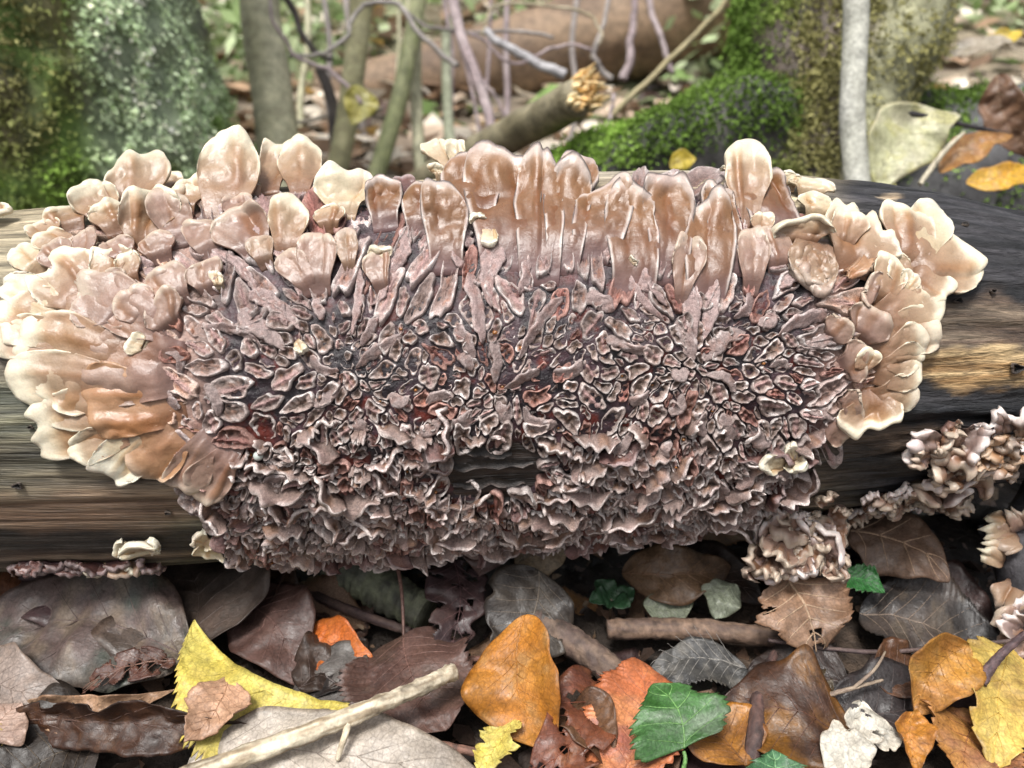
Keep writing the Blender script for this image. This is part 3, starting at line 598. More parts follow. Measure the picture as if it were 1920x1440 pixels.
for k in range(24):
    px = 40+k*11+g.normal(0, 4); p = 'dark' if (px < 155 or g.random() < .45) else 'pale' if g.random() < .7 else 'brown'
    lobe_px(FR, px, 1052+g.normal(0, 3), px+g.normal(0, 9), 1066+g.uniform(-6, 18)-(8 if p == 'pale' else 0), g.uniform(36, 64), p, dz=g.uniform(.002, .006), name='lobe', drape=.001, scal=.08, nsc=3, nu=19, nv=11, curl=-.1, edge=.95)
RF = thing('ruffled_fungus', on_log(1700, 900)[0], 'ruffled greyish-pink fungus hanging in lumps under the blackened end of the log', 'fungus')
g = np.random.default_rng(31)
def ruffle(x0, y0, x1, y1, n, spread, pals, sz, lift=0.0, dz=.004):
    for k in range(n):
        t = g.random(); px = x0+(x1-x0)*t+g.normal(0, spread); py = y0+(y1-y0)*t+g.normal(0, spread*.8); a = g.uniform(0, 6.28); l = g.uniform(18, 40)*sz
        by = min(py, float(np.interp(px, LX, LB))-3)
        lobe_px(RF, px, by, px+l*math.cos(a), py+l*math.sin(a)*.8+8, g.uniform(30, 62)*sz, g.choice(pals), dz=dz+g.uniform(0, .008), lift=lift, scal=.10, nsc=3, fold=.12, nf=5, nu=25, nv=15, curl=.12, bulge=.12, wob=.10, lump=.14, thick=.0010, drape=.003)
ruffle(1780, 815, 1790, 930, 20, 22, ['pink', 'pink', 'pink', 'mauve'], 1.45)
ruffle(1840, 840, 1925, 830, 26, 24, ['mauve', 'brown', 'pink', 'orange'], 1.1)
ruffle(1480, 960, 1760, 915, 34, 12, ['mauve', 'pink', 'pink'], .9, dz=.001)
def hang(px, py, dd, w, pal, l=36, ang=None):
    a = g.uniform(0, 6.28) if ang is None else ang; b = at_depth(px, py, .305+dd); tip = at_depth(px+l*math.cos(a), py+l*math.sin(a), .300+dd-g.uniform(0, .006))
    V, F, C = lobe_mesh(b, tip-b, nrm(CAM-b), np.linalg.norm(tip-b), w*.00021, pal, seed=int(px+py), scal=.10, nsc=3, fold=.12, nf=5, nu=25, nv=15, bulge=.12, curl=.15, wob=.10, lump=.14, thick=.0010)
    obj('lobe', V, F, C, M['lobe'], RF)
for k in range(36):
    t = g.random(); x = 1500+g.normal(0, 30); y = 985+70*t+g.normal(0, 10); hang(x, y, g.uniform(-.004, .008), g.uniform(60, 100), g.choice(['pink', 'mauve', 'pink', 'brown']), l=g.uniform(30, 50))
for a_ in ((1465, 1050, 30, 1.9, 'pink'), (1450, 1045, 44, 1.75, 'pink'), (1545, 1040, 46, .5, 'pink'), (1560, 1055, 40, .35, 'pink'), (1500, 1050, 34, 1.2, 'mauve'), (1530, 1010, 40, .1, 'mauve')):
    hang(a_[0], a_[1], -.002, 60, a_[4], l=a_[2], ang=a_[3])

# ------------------------------------------------------------------ leaves
LP = {'ovate': lambda t: np.sin(np.pi*np.clip(t, 0, 1)**.78)**.8, 'round': lambda t: np.sin(np.pi*t**.72)**.6, 'lance': lambda t: np.sin(np.pi*t**.85)**1.1, 'heart': lambda t: np.sin(np.pi*np.clip(t*.96+.04, 0, 1)**.55)**.75}
def leaf_mesh(base, tip, n, Wd, cols, shape='ovate', serr=0, nser=18, arch=.06, cup=.1, fold=0., wav=.10, seed=0, nvn=7, holes=0, nu=17, nt=54, twist=0, ur=(-1, 1), blotch=.6, veinc=None, tear=0):
    a = tip-base; L = np.linalg.norm(a); a = a/L; n = nrm(n-a*(n@a)); s = np.cross(a, n)
    prof = LP[shape]
    def ev(u, t):
        ser = 1-serr*((t*nser+.15*np.sin(t*40+seed)) % 1)*smooth(.4, 1, np.abs(u))*smooth(0, .08, t)
        w = Wd/2*prof(t)*ser*(1+.15*noise(np.stack([t*6+seed, np.sign(u)*3+0*t, 0*t], -1), 7)); w = w*(1-tear*np.maximum(0, noise(np.stack([t*9+seed, np.sign(u)*9+0*t, 0*t+3], -1), 8)))
        x = w*u; y = L*t
        ph = seed*3.1
        z = arch*L*4*t*(1-t)+cup*Wd*np.abs(u*prof(t))**1.6+fold*np.abs(x)
        vein = np.abs(((t-.32*np.abs(u))*nvn+.2) % 1-.5)*2
        z = z-.010*Wd*(1-vein)**2*(1-np.abs(u)*.5)-.012*Wd*np.exp(-(u/.05)**2)
        z = z+wav*Wd*fbm(np.stack([x/Wd*2.2+ph, y/Wd*2.2, 0*x+ph], -1), 9)+.35*wav*Wd*np.sin(t*13+ph)*u*np.abs(u)
        z = z+.5*wav*Wd*np.abs(noise(np.stack([x/Wd*3.3+ph*2, y/Wd*3.3, 0*x+7], -1), 19))
        z = z+.16*Wd*noise(np.stack([t*4.5+ph, np.sign(u)*2.5+0*t, 0*t+ph], -1), 23)*np.abs(u)**3*prof(t)
        th = twist*(t-.5); xr = x*np.cos(th)-0; zr = z+x*np.sin(th)
        sway = .30*L*np.sin(ph*2.3)
        return base+(xr+sway*t*(1-t)*2)[..., None]*s+y[..., None]*a+zr[..., None]*n, vein, x/Wd, y/Wd
    if serr: nt = max(nt, nser*4)
    u, t = np.meshgrid(np.linspace(*ur, nu), np.linspace(.004, .996, nt))
    P, vein, xs, ys = ev(u, t)
    c1, c2, c3 = [np.array(c) for c in cols]; q = np.stack([xs*3.2+seed*2.3, ys*3.2, 0*xs+seed], -1)
    b1 = smooth(-.25, .3, fbm(q, 12, 4)); b2 = smooth(.05, .4, fbm(q*2.1, 14, 4))
    C = lerpc(c1, c2, b1*blotch); C = lerpc(C, c3, b2*.8*blotch)
    ve = np.maximum(np.exp(-((1-vein)/.12)**2)*0+np.where(vein > .93, .5, 0), np.exp(-(u/.04)**2)*.7); C = lerpc(C, C*1.25 if veinc is None else np.array(veinc), ve*.6)
    C = lerpc(C, C*np.array([.7, .6, .5]), smooth(.88, 1, np.abs(u))*.6)
    F = grid_faces(nt, nu); V = P.reshape(-1, 3); C = C.reshape(-1, 3)
    if holes:
        hn = fbm(np.stack([xs*7+seed, ys*7, 0*xs+seed*3], -1), 16, 2).reshape(-1); fh = hn[F].mean(1); F = F[fh < holes]
        us = np.unique(F); mp = np.zeros(len(V), int); mp[us] = np.arange(len(us)); V, C, F = V[us], C[us], mp[F]
    # give the blade a thin body
    k = len(V); nv = np.tile(n, (k, 1))*.00022
    e = np.concatenate([F[:, [0, 1]], F[:, [1, 2]], F[:, [2, 3]], F[:, [3, 0]]]); key = np.sort(e, 1); _, inv, cn = np.unique(key, axis=0, return_inverse=True, return_counts=True); e = e[cn[inv.ravel()] == 1]
    sides = np.stack([e[:, 0], e[:, 0]+k, e[:, 1]+k, e[:, 1]], -1)
    V2 = np.concatenate([V+nv, V-nv]); F2 = np.concatenate([F, F[:, ::-1]+k, sides]); C = C*(.44+.46*smooth(.14, .48, max(c1))); C2 = np.concatenate([C, C*.8])
    return V2, F2, C2, ev
def leaf(name, label, base, tip, n, Wd, cols, cat='leaf', group=None, stalk=0, veins=True, veinc=(.3, .22, .14), stalk_to=None, vr=.00024, **kw):
    veinc = tuple(.55*np.array(veinc)+.38*np.array(cols[0]))
    root = thing(name, base, label, cat, group)
    V, F, C, ev = leaf_mesh(base, tip, n, Wd, cols, **kw); bl = obj('blade', V, F, C, M['leaf'], root)
    nn = nrm(n-nrm(tip-base)*(n@nrm(tip-base)))
    if veins:
        parts = []; t = np.linspace(.005, .97, 30); p = ev(0*t, t)[0]+nn*.0002; parts.append((*tube(p, np.linspace(vr*1.6, vr*.5, 30), 6), veinc))
        nvn = kw.get('nvn', 7)
        for k in range(nvn):
            t0 = (k+.25)/nvn*.88
            for sg in (-1, 1):
                if sg*.5 > kw.get('ur', (-1, 1))[1]: continue
                u = np.linspace(0, .86, 9)*sg; t = np.clip(t0+.30*np.abs(u)*(1-.25*np.abs(u)), 0, .97); q = ev(u, t)[0]+nn*.0002
                parts.append((*tube(q, np.linspace(vr*.9, vr*.35, 9), 5), veinc))
        V, F, C = merge(parts); obj('veins', V, F, C, M['leaf'], bl)
    if stalk_to is not None:
        m = (base+stalk_to)/2+np.array([.001, 0, .002]); q = spline([base-nn*.0001, m, stalk_to], 14); V, F = tube(q, np.linspace(.0006, .0009, 14), 6); obj('stalk', V, F, veinc, M['leaf'], root)
    return root
def leaf_px(name, label, bx, by, zb, tx, ty, zt, w, cols, roll=0, back=0, stalk_px=None, **kw):
    """leaf lying near the ground: base and tip pixels at heights zb, zt (m); w in metres; roll tips it sideways, back leans its face to the camera"""
    b, t = at_z(bx, by, zb), at_z(tx, ty, zt); a = nrm(t-b); n = np.array([0, -back, 1.]); n = n-a*(n@a); n = nrm(n); s = np.cross(a, n); n = n*math.cos(roll)+s*math.sin(roll)
    if stalk_px: kw['stalk_to'] = at_z(*stalk_px)
    return leaf(name, label, b, t, n, w, cols, **kw)
GREYM = ((.20, .14, .125), (.115, .135, .11), (.33, .25, .18)); BROWN = ((.17, .10, .075), (.22, .13, .10), (.09, .05, .04)); YEL = ((.62, .50, .10), (.58, .52, .16), (.45, .33, .10))
ORA = ((.50, .21, .035), (.42, .17, .04), (.30, .12, .05)); TAN = ((.36, .22, .14), (.30, .17, .10), (.22, .12, .07)); DARK = ((.055, .038, .032), (.09, .06, .05), (.03, .022, .02)); SLATE = ((.15, .145, .135), (.09, .09, .09), (.30, .28, .245))
RUST = ((.28, .09, .04), (.20, .07, .05), (.36, .14, .05)); PALE = ((.50, .44, .37), (.42, .36, .30), (.56, .50, .44)); GRN = ((.075, .22, .05), (.12, .30, .09), (.42, .53, .38)); PURP = ((.13, .075, .075), (.09, .055, .06), (.19, .10, .08)); CREAM = ((.68, .64, .55), (.60, .54, .44), (.74, .70, .62))
DV = (.07, .05, .045)
leaf_px('dead_leaf', 'large grey-mauve wet leaf with dark veins lying under the log', 352, 1236, .016, -110, 1215, .008, .050, GREYM, nvn=6, roll=.1, back=.4, arch=.04, cup=.10, wav=.12, blotch=1.0, seed=1, veinc=DV, shape='round')
leaf_px('dead_leaf', 'grey-brown upright leaf rising behind the grey-mauve leaf towards the log', 335, 1245, .014, 345, 1070, .016, .064, ((.17, .125, .10), (.13, .105, .09), (.20, .13, .10)), nvn=5, back=.7, arch=.04, seed=2, veinc=DV, shape='round')
leaf_px('dead_leaf', 'mauve-brown leaf tucked close under the log beside the frilly fungus', 270, 1180, .012, 30, 1088, .016, .045, PURP, back=.5, seed=3, veinc=DV)
leaf_px('dead_leaf', 'dark rust-brown curled leaf below the grey-mauve leaf', 15, 1345, .010, 520, 1372, .012, .017, ((.12, .05, .025), (.06, .03, .022), (.18, .08, .03)), back=1.6, arch=.10, cup=.35, wav=.3, tear=.4, seed=4, veinc=DV)
leaf_px('dead_leaf', 'small tan pointed leaf overlapping the rust-brown curl', 428, 1272, .022, 344, 1394, .022, .022, ((.50, .30, .19), (.46, .27, .17), (.40, .24, .15)), back=.6, seed=5, veinc=(.34, .18, .10), serr=.12, nser=8, cup=.15, shape='lance', blotch=.4)
leaf_px('dead_leaf', 'yellow saw-toothed leaf folded along its midrib', 672, 1330, .016, 364, 1160, .026, .064, YEL, roll=.15, back=.5, ur=(-1, .10), cup=.04, serr=.17, nser=34, seed=6, veinc=(.45, .36, .08), arch=.03, nvn=9, blotch=.5)
leaf_px('dead_leaf', 'broad bleached beige leaf with fine veins under the dry stalk', 350, 1432, .010, 960, 1512, .008, .036, PALE, back=.3, seed=7, veinc=(.30, .25, .21), cup=-.08, arch=.08)
leaf_px('dead_leaf', 'round reddish-brown leaf with its long stalk reaching up to the log', 757, 1196, .016, 838, 1376, .012, .053, ((.21, .115, .09), (.17, .09, .075), (.13, .085, .055)), back=.4, seed=8, veinc=(.14, .075, .06), serr=.12, nser=20, shape='round', stalk_px=(742, 1045, .032), cup=.05, nvn=8)
leaf_px('dead_leaf', 'bright orange-brown ribbed leaf curled on its side', 985, 1152, .040, 1042, 1412, .010, .034, ((.44, .17, .025), (.50, .22, .035), (.44, .27, .11)), roll=.35, back=1.0, fold=-.3, arch=.10, cup=.30, wav=.12, seed=9, veinc=(.40, .17, .03), nvn=9, shape='ovate')
leaf_px('dead_leaf', 'small vivid orange leaf beside the round reddish-brown leaf', 592, 1170, .016, 700, 1232, .016, .019, ((.48, .12, .02), (.52, .16, .03), (.34, .09, .02)), back=.7, seed=10, veinc=(.36, .09, .02), blotch=.4)
leaf_px('dead_leaf', 'grey papery leaf between the yellow leaf and the round reddish one', 580, 1245, .010, 705, 1345, .010, .030, ((.22, .20, .18), (.17, .15, .14), (.28, .25, .22)), back=.3, seed=11, veinc=(.08, .06, .06))
leaf_px('dead_leaf', 'purple-brown ragged leaf with holes hanging below the fungus', 850, 1050, .026, 830, 1250, .012, .026, PURP, back=.8, seed=12, holes=.30, wav=.12, veinc=(.10, .05, .05), tear=.5)
leaf_px('dead_leaf', 'plain grey-taupe leaf leaning behind the orange-brown ribbed leaf', 1010, 1070, .030, 925, 1240, .010, .040, ((.13, .105, .085), (.075, .06, .052), (.20, .165, .13)), back=.9, seed=13, veinc=(.26, .21, .16), cup=.12, arch=.02, blotch=1, tear=.25)
leaf_px('dead_leaf', 'rust-red leaf riddled with holes beside the orange-brown ribbed leaf', 1130, 1265, .016, 990, 1470, .012, .028, RUST, back=.3, seed=14, holes=.26, wav=.14, veinc=(.16, .05, .03))
leaf_px('dead_leaf', 'torn bright yellow leaf scrap at the foot of the orange-brown leaf', 970, 1345, .016, 900, 1462, .012, .018, YEL, seed=15, serr=.4, nser=7, tear=.6, back=.5, roll=.5, veinc=(.5, .4, .1))
leaf_px('dead_leaf', 'orange-pink saw-toothed leaf with purple blotches under the green leaf', 1150, 1475, .010, 1194, 1238, .016, .040, ((.55, .22, .09), (.52, .15, .06), (.16, .05, .055)), back=.4, blotch=.8, seed=16, serr=.14, nser=26, veinc=(.35, .12, .08), roll=-.2)
leaf_px('green_leaf', 'fresh green heart-shaped leaf with whitish mottling and toothed edge', 1282, 1408, .020, 1222, 1286, .026, .038, GRN, back=.5, seed=17, serr=.16, nser=12, shape='heart', veinc=(.20, .36, .12), stalk_px=(1274, 1462, .012), cup=.06, nvn=4, blotch=.9)
leaf_px('green_leaf', 'bright green scalloped leaf rising from the bottom frame edge', 1450, 1475, .012, 1448, 1405, .020, .027, ((.09, .26, .10), (.15, .34, .17), (.07, .2, .07)), back=1, seed=18, serr=.35, nser=6, shape='heart', veinc=(.3, .5, .25), nvn=4)
leaf_px('dead_leaf', 'tan leaf with raised pale veins hanging from the ruffled fungus', 1475, 1085, .034, 1530, 1228, .018, .040, TAN, back=1.1, seed=19, veinc=(.50, .36, .24), nvn=5, serr=.1, nser=10, wav=.08, vr=.00045, holes=.42)
leaf_px('dead_leaf', 'brown leaf with pale veins tucked beside the ruffled fungus under the log', 1588, 1000, .036, 1782, 1090, .030, .032, ((.25, .155, .105), (.19, .11, .075), (.13, .075, .05)), back=1.1, seed=20, veinc=(.40, .27, .17), nvn=4, cup=-.1, roll=-.2, vr=.0004)
leaf_px('green_leaf', 'small green leaf showing between the two veined brown leaves', 1575, 1085, .026, 1660, 1112, .026, .014, ((.04, .20, .045), (.06, .26, .06), (.04, .16, .04)), back=.6, seed=21, serr=.2, nser=8, veinc=(.05, .22, .05), blotch=.5)
leaf_px('dead_leaf', 'large slate-grey wet leaf beside the thin dark twig', 1610, 1150, .012, 1900, 1235, .010, .050, ((.13, .10, .085), (.07, .062, .06), (.20, .155, .115)), back=.3, seed=22, veinc=(.24, .18, .13), arch=.02, cup=.10, blotch=1, serr=.08, nser=26, nvn=9)
leaf_px('dead_leaf', 'dark wine-brown leaf behind the slate-grey wet leaf', 1700, 1110, .012, 1880, 1190, .010, .040, ((.10, .05, .045), (.07, .04, .035), (.05, .03, .03)), back=.4, seed=23, veinc=DV)
leaf_px('dead_leaf', 'blue-grey leaf with pale toothed edge below the horizontal stick', 1400, 1255, .012, 1206, 1275, .010, .026, SLATE, back=.4, seed=24, veinc=(.30, .28, .25), serr=.14, nser=22, cup=.14, arch=.02, blotch=1, nvn=9, ur=(-1, .55))
leaf_px('dead_leaf', 'brown leaf spotted with orange lying beside the white torn leaf', 1610, 1395, .012, 1330, 1345, .012, .042, ((.13, .06, .035), (.44, .19, .03), (.09, .045, .03)), back=.3, seed=25, veinc=(.10, .045, .03), blotch=.9)
leaf_px('dead_leaf', 'mottled orange and umber leaf at the edge of the green scalloped leaf', 1400, 1440, .012, 1300, 1320, .012, .030, ((.40, .17, .03), (.16, .07, .04), (.08, .04, .03)), back=.3, seed=26, veinc=(.10, .045, .03))
leaf_px('dead_leaf', 'white torn leaf strip with a dark hole standing on edge', 1612, 1310, .030, 1590, 1402, .016, .015, CREAM, back=1, seed=27, tear=.5, veins=False, holes=.44, cup=.3)
leaf_px('dead_leaf', 'white crumpled leaf scrap lying at the bottom frame edge', 1545, 1440, .014, 1645, 1405, .020, .018, CREAM, back=.6, seed=28, tear=.4, veins=False, wav=.2)
leaf_px('dead_leaf', 'small whitish leaf scrap with brown underside next to the white strip', 1638, 1395, .016, 1692, 1385, .018, .011, CREAM, back=.4, seed=29, tear=.5, veins=False, wav=.2)
leaf_px('dead_leaf', 'golden yellow saw-toothed leaf dotted with brown spots', 1880, 1205, .020, 1870, 1440, .014, .036, ((.62, .42, .09), (.58, .44, .13), (.30, .15, .06)), back=.5, seed=30, serr=.24, nser=12, veinc=(.50, .32, .07), roll=-.1, blotch=.55)
leaf_px('dead_leaf', 'orange-brown rolled leaf standing beside the golden yellow leaf', 1812, 1212, .030, 1712, 1345, .016, .022, ((.46, .22, .04), (.36, .15, .04), (.40, .24, .08)), back=.9, seed=31, cup=.4, wav=.15, veinc=(.32, .14, .03))
leaf_px('dead_leaf', 'narrow orange curled leaf edge at the bottom beside the dark pocket', 1712, 1335, .020, 1722, 1450, .014, .012, ORA, back=.9, seed=32, cup=.5, wav=.2, veinc=(.4, .2, .05), shape='lance')
leaf_px('dead_leaf', 'orange and purple-brown toothed leaf under the golden yellow leaf', 1830, 1345, .010, 1800, 1470, .010, .034, ((.48, .22, .06), (.24, .10, .08), (.52, .30, .10)), back=.3, seed=33, serr=.2, nser=14, veinc=(.25, .10, .06))
leaf_px('dead_leaf', 'glossy dark umber leaf with ridged veins at the bottom left corner', 195, 1380, .008, -60, 1470, .008, .052, ((.065, .048, .036), (.10, .08, .07), (.04, .03, .025)), back=.3, seed=34, veinc=(.12, .09, .06), nvn=8)
leaf_px('dead_leaf', 'rust-orange leaf at the frame edge under the frilly fungus', 90, 1140, .010, -40, 1085, .014, .030, ((.26, .10, .045), (.20, .08, .04), (.13, .06, .04)), back=.4, seed=35, veinc=DV)
leaf_px('dead_leaf', 'dull red-brown leaf behind the tip of the yellow saw-toothed leaf', 430, 1125, .014, 560, 1285, .010, .036, ((.20, .11, .09), (.15, .085, .07), (.24, .14, .11)), back=.4, seed=36, veinc=(.12, .07, .06))
leaf_px('dead_leaf', 'pale pinkish leaf tip poking in at the left frame edge', -40, 1400, .014, 40, 1320, .016, .026, ((.45, .32, .26), (.40, .28, .22), (.32, .2, .15)), back=.4, seed=37, veinc=(.25, .15, .1))
leaf_px('dead_leaf', 'tan arched leaf in the dark hollow under the log', 1165, 1075, .016, 1370, 1065, .018, .026, ((.24, .14, .075), (.20, .12, .07), (.13, .08, .05)), back=.7, seed=38, arch=.25, veinc=(.15, .08, .05))
leaf_px('dead_leaf', 'grey-green downy leaf in the hollow above the horizontal stick', 1205, 1135, .014, 1300, 1128, .014, .014, ((.26, .29, .20), (.22, .25, .17), (.30, .32, .24)), back=.6, seed=39, veinc=(.2, .22, .15))
leaf_px('dead_leaf', 'grey-green crumpled leaf standing next to the veined tan leaf', 1375, 1095, .022, 1340, 1162, .014, .017, ((.28, .31, .23), (.24, .27, .19), (.32, .34, .26)), back=.9, seed=40, wav=.2, veinc=(.2, .22, .15))
leaf_px('dead_leaf', 'beige leaf wedged under the fungus edge beside the dangling brown tip', 965, 1060, .024, 1075, 1010, .030, .020, ((.36, .27, .17), (.30, .22, .14), (.25, .18, .11)), back=.9, seed=41, veinc=(.22, .15, .1))
leaf_px('dead_leaf', 'reddish-brown pointed leaf tip dangling from the fungus edge', 905, 1000, .040, 898, 1082, .026, .020, ((.22, .13, .11), (.18, .10, .085), (.14, .08, .07)), back=1.5, seed=42, veinc=(.14, .08, .07), shape='lance')
leaf_px('dead_leaf', 'dark orange-mottled leaf in the shadow left of the bark strip', 420, 1075, .014, 560, 1130, .010, .034, ((.20, .10, .045), (.05, .03, .025), (.30, .14, .05)), back=.6, seed=43, veinc=DV)
leaf_px('dead_leaf', 'dim brown leaf in the hollow over the grey-green leaf', 1250, 1060, .012, 1430, 1130, .012, .032, ((.08, .05, .04), (.06, .04, .03), (.11, .07, .05)), back=.5, seed=44, veinc=DV)
leaf_px('dead_leaf', 'dark umber leaf between the slate leaf and the orange-spotted leaf', 1590, 1290, .010, 1400, 1260, .008, .036, DARK, back=.3, seed=45, veinc=(.09, .06, .05))
leaf_px('dead_leaf', 'dark plum leaf below the rolled orange-brown leaf', 1560, 1330, .009, 1760, 1290, .008, .036, ((.075, .06, .06), (.05, .04, .042), (.11, .08, .075)), back=.3, seed=46, veinc=DV)
leaf_px('dead_leaf', 'orange-tan curled leaf edge folded up along the grey-mauve leaf', 40, 1318, .014, 330, 1290, .016, .014, ((.42, .27, .17), (.34, .20, .12), (.26, .14, .08)), back=.9, seed=90, wav=.25, cup=.3, tear=.3, veinc=(.3, .18, .1), shape='lance')
leaf_px('dead_leaf', 'pinkish-grey leaf tip crossing the corner of the grey-mauve leaf', -30, 1230, .018, 130, 1300, .016, .024, ((.34, .27, .23), (.28, .23, .20), (.40, .30, .24)), back=.5, seed=91, veinc=(.16, .12, .1))
leaf_px('dead_leaf', 'small lacy skeleton leaf on the grey-mauve leaf', 330, 1240, .020, 150, 1300, .017, .014, ((.20, .075, .05), (.14, .07, .05), (.28, .13, .08)), back=.5, seed=92, holes=.12, veinc=(.22, .13, .09))
leaf_px('dead_leaf', 'crumpled umber leaf in the gap left of the round reddish-brown leaf', 560, 1300, .010, 690, 1200, .010, .028, ((.09, .055, .04), (.13, .08, .055), (.05, .035, .03)), back=.4, seed=93, wav=.22, veinc=DV)
leaf_px('dead_leaf', 'curled cinnamon leaf beside the nut shell', 1060, 1330, .012, 1140, 1440, .012, .020, ((.24, .12, .06), (.17, .085, .05), (.1, .05, .03)), back=.5, seed=94, wav=.22, cup=.35, veinc=DV)
leaf_px('dead_leaf', 'olive-brown shred below the level stick', 1480, 1270, .012, 1560, 1330, .012, .016, ((.16, .12, .07), (.11, .08, .05), (.2, .15, .09)), back=.5, seed=95, wav=.25, tear=.5, veinc=DV)
leaf_px('dead_leaf', 'russet folded leaf in front of the slate-grey wet leaf', 1640, 1290, .012, 1740, 1250, .012, .022, ((.2, .09, .045), (.14, .065, .04), (.26, .13, .06)), back=.4, seed=96, wav=.2, cup=.3, veinc=DV)
# seedling
rt = at_z(1146, 1140, .010); SD = thing('seedling', rt, 'tiny dark green four-leaved seedling in the hollow under the log', 'plant')
for k in range(4):
    an = .5+k*math.pi/2; d = np.array([math.cos(an), math.sin(an)*.7, .25]); V, F, C, ev = leaf_mesh(rt+np.array([0, 0, .004]), rt+np.array([0, 0, .004])+nrm(d)*.011, np.array([0, -.4, 1.]), .010, ((.05, .14, .06), (.07, .18, .08), (.04, .11, .05)), shape='round', serr=.15, nser=6, nu=9, nt=24, seed=60+k); obj('leaf', V, F, C, M['leaf'], SD)
V, F = tube(spline([rt-np.array([0, 0, .006]), rt+np.array([0, 0, .005])], 4), .0007, 6); obj('stem', V, F, (.14, .09, .06), M['leaf'], SD)

# ------------------------------------------------------------------ sticks and twigs in the foreground
def stick(name, label, pts, r, cols, side=(), cat='twig', rough=.2, n=60, group=None, seed=0):
    P = spline(pts, n); root = thing(name, P[np.argmin(P[:, 2])], label, cat, group)
    rr = np.interp(np.linspace(0, 1, n), np.linspace(0, 1, len(r)), r); K_ = 20; n = len(P); V, F = tube(P, rr, K_, seed=seed, rough=rough)
    ii = np.arange(len(V)); st = fbm(np.stack([(ii//K_)*.22+seed, np.cos(ii % K_*2*np.pi/K_)*4, np.sin(ii % K_*2*np.pi/K_)*4], -1), 3+seed, 3); c = lerpc(cols[0], cols[1], smooth(-.3, .35, st)); c = lerpc(c, np.array(cols[1])*.45, smooth(.25, .5, fbm(V*260, 9+seed))*.8); obj('shaft', V, F, c, M['bark'], root)
    for sp, r2 in side:
        Q = spline(sp, 12); V, F = tube(Q, np.linspace(r2, r2*.6, 12), 8, rough=rough, seed=seed+3); obj('side_twig', V, F, lerpc(cols[0], cols[1], smooth(-.4, .4, fbm(V*200, 5))), M['bark'], root)
    return root
stick('dry_stalk', 'straw-coloured dry stalk with a small side shoot lying over the leaves', [at_z(330, 1465, .020), at_z(600, 1365, .028), at_z(762, 1300, .031), at_z(852, 1258, .030)], [.0034, .0031, .0028, .0030], ((.60, .53, .40), (.26, .20, .13)), [([at_z(655, 1345, .030), at_z(645, 1385, .026), at_z(632, 1425, .020)], .0013)], rough=.25, seed=1, cat='stalk')
stick('stick', 'thick brown stick slanting down behind the ribbed orange leaf', [at_z(1005, 1168, .016), at_z(1090, 1215, .014), at_z(1200, 1300, .010)], [.0062, .0058, .0052], ((.16, .11, .08), (.09, .06, .05)), seed=2, cat='stick')
stick('stick', 'straight brown stick lying level under the log in front of the seedling', [at_z(1138, 1180, .012), at_z(1300, 1180, .012), at_z(1500, 1200, .011)], [.0040, .0044, .0038], ((.17, .11, .075), (.10, .065, .05)), seed=3, cat='stick')
stick('stick', 'greenish-grey bark strip lying in the shadow below the fungus', [at_z(625, 1055, .016), at_z(710, 1100, .012), at_z(800, 1150, .008)], [.009, .0095, .008], ((.15, .16, .10), (.08, .08, .06)), seed=4, cat='stick')
stick('twig', 'reddish-brown bare twig running between the yellow and round leaves', [at_z(655, 1358, .014), at_z(760, 1385, .013), at_z(900, 1412, .012)], [.0016, .0016, .0015], ((.20, .10, .07), (.13, .07, .05)), seed=5)
stick('twig', 'thin twig crossing under the round leaf to the ribbed orange leaf', [at_z(800, 1240, .012), at_z(860, 1238, .012), at_z(960, 1232, .012)], [.0013, .0012, .0012], ((.20, .09, .07), (.13, .07, .05)), seed=6)
stick('twig', 'dark slanting twig in the shadow left of the round leaf stalk', [at_z(500, 1070, .012), at_z(620, 1130, .010), at_z(770, 1185, .008)], [.0022, .0022, .0018], ((.08, .05, .04), (.05, .03, .03)), seed=7)
stick('twig', 'long thin dark twig crossing the slate-grey leaf', [at_z(1440, 1200, .018), at_z(1620, 1222, .018), at_z(1760, 1215, .020), at_z(1925, 1198, .024)], [.0008, .0009, .0008, .0007], ((.09, .06, .05), (.06, .04, .04)), seed=8)
stick('twig', 'short purple-brown twig end lying across the golden yellow leaf', [at_z(1838, 1280, .026), at_z(1870, 1235, .032), at_z(1925, 1185, .042)], [.0022, .0016, .0010], ((.13, .08, .08), (.07, .045, .05)), seed=9)
stick('stick', 'dark curved stick standing in the litter beside the orange-spotted leaf', [at_z(1400, 1470, .004), at_z(1415, 1380, .016), at_z(1425, 1290, .016), at_z(1458, 1215, .010)], [.0030, .0028, .0022, .0014], ((.10, .055, .045), (.05, .032, .03)), seed=10, cat='stick')
stick('twig', 'fine forked straw-grey twig above the white torn leaf', [at_z(1545, 1305, .018), at_z(1600, 1290, .020), at_z(1655, 1275, .020)], [.0009, .0008, .0005], ((.28, .22, .16), (.18, .13, .1)), [([at_z(1600, 1290, .020), at_z(1640, 1255, .026), at_z(1660, 1222, .026)], .0007)], seed=11)
V = IV*np.array([.0042, .0026, .002])+at_z(1258, 1230, .012); obj('seed', V, IF, (.52, .46, .42), M['leaf'], None, label='pale oval seed on the dark soil below the level stick', category='seed')
V = IV*np.array([.0036, .0034, .003])+at_z(1135, 1318, .016); obj('nut_shell', V, IF, (.42, .33, .25), M['leaf'], None, label='beige nut shell beside the orange-pink saw-toothed leaf', category='shell')
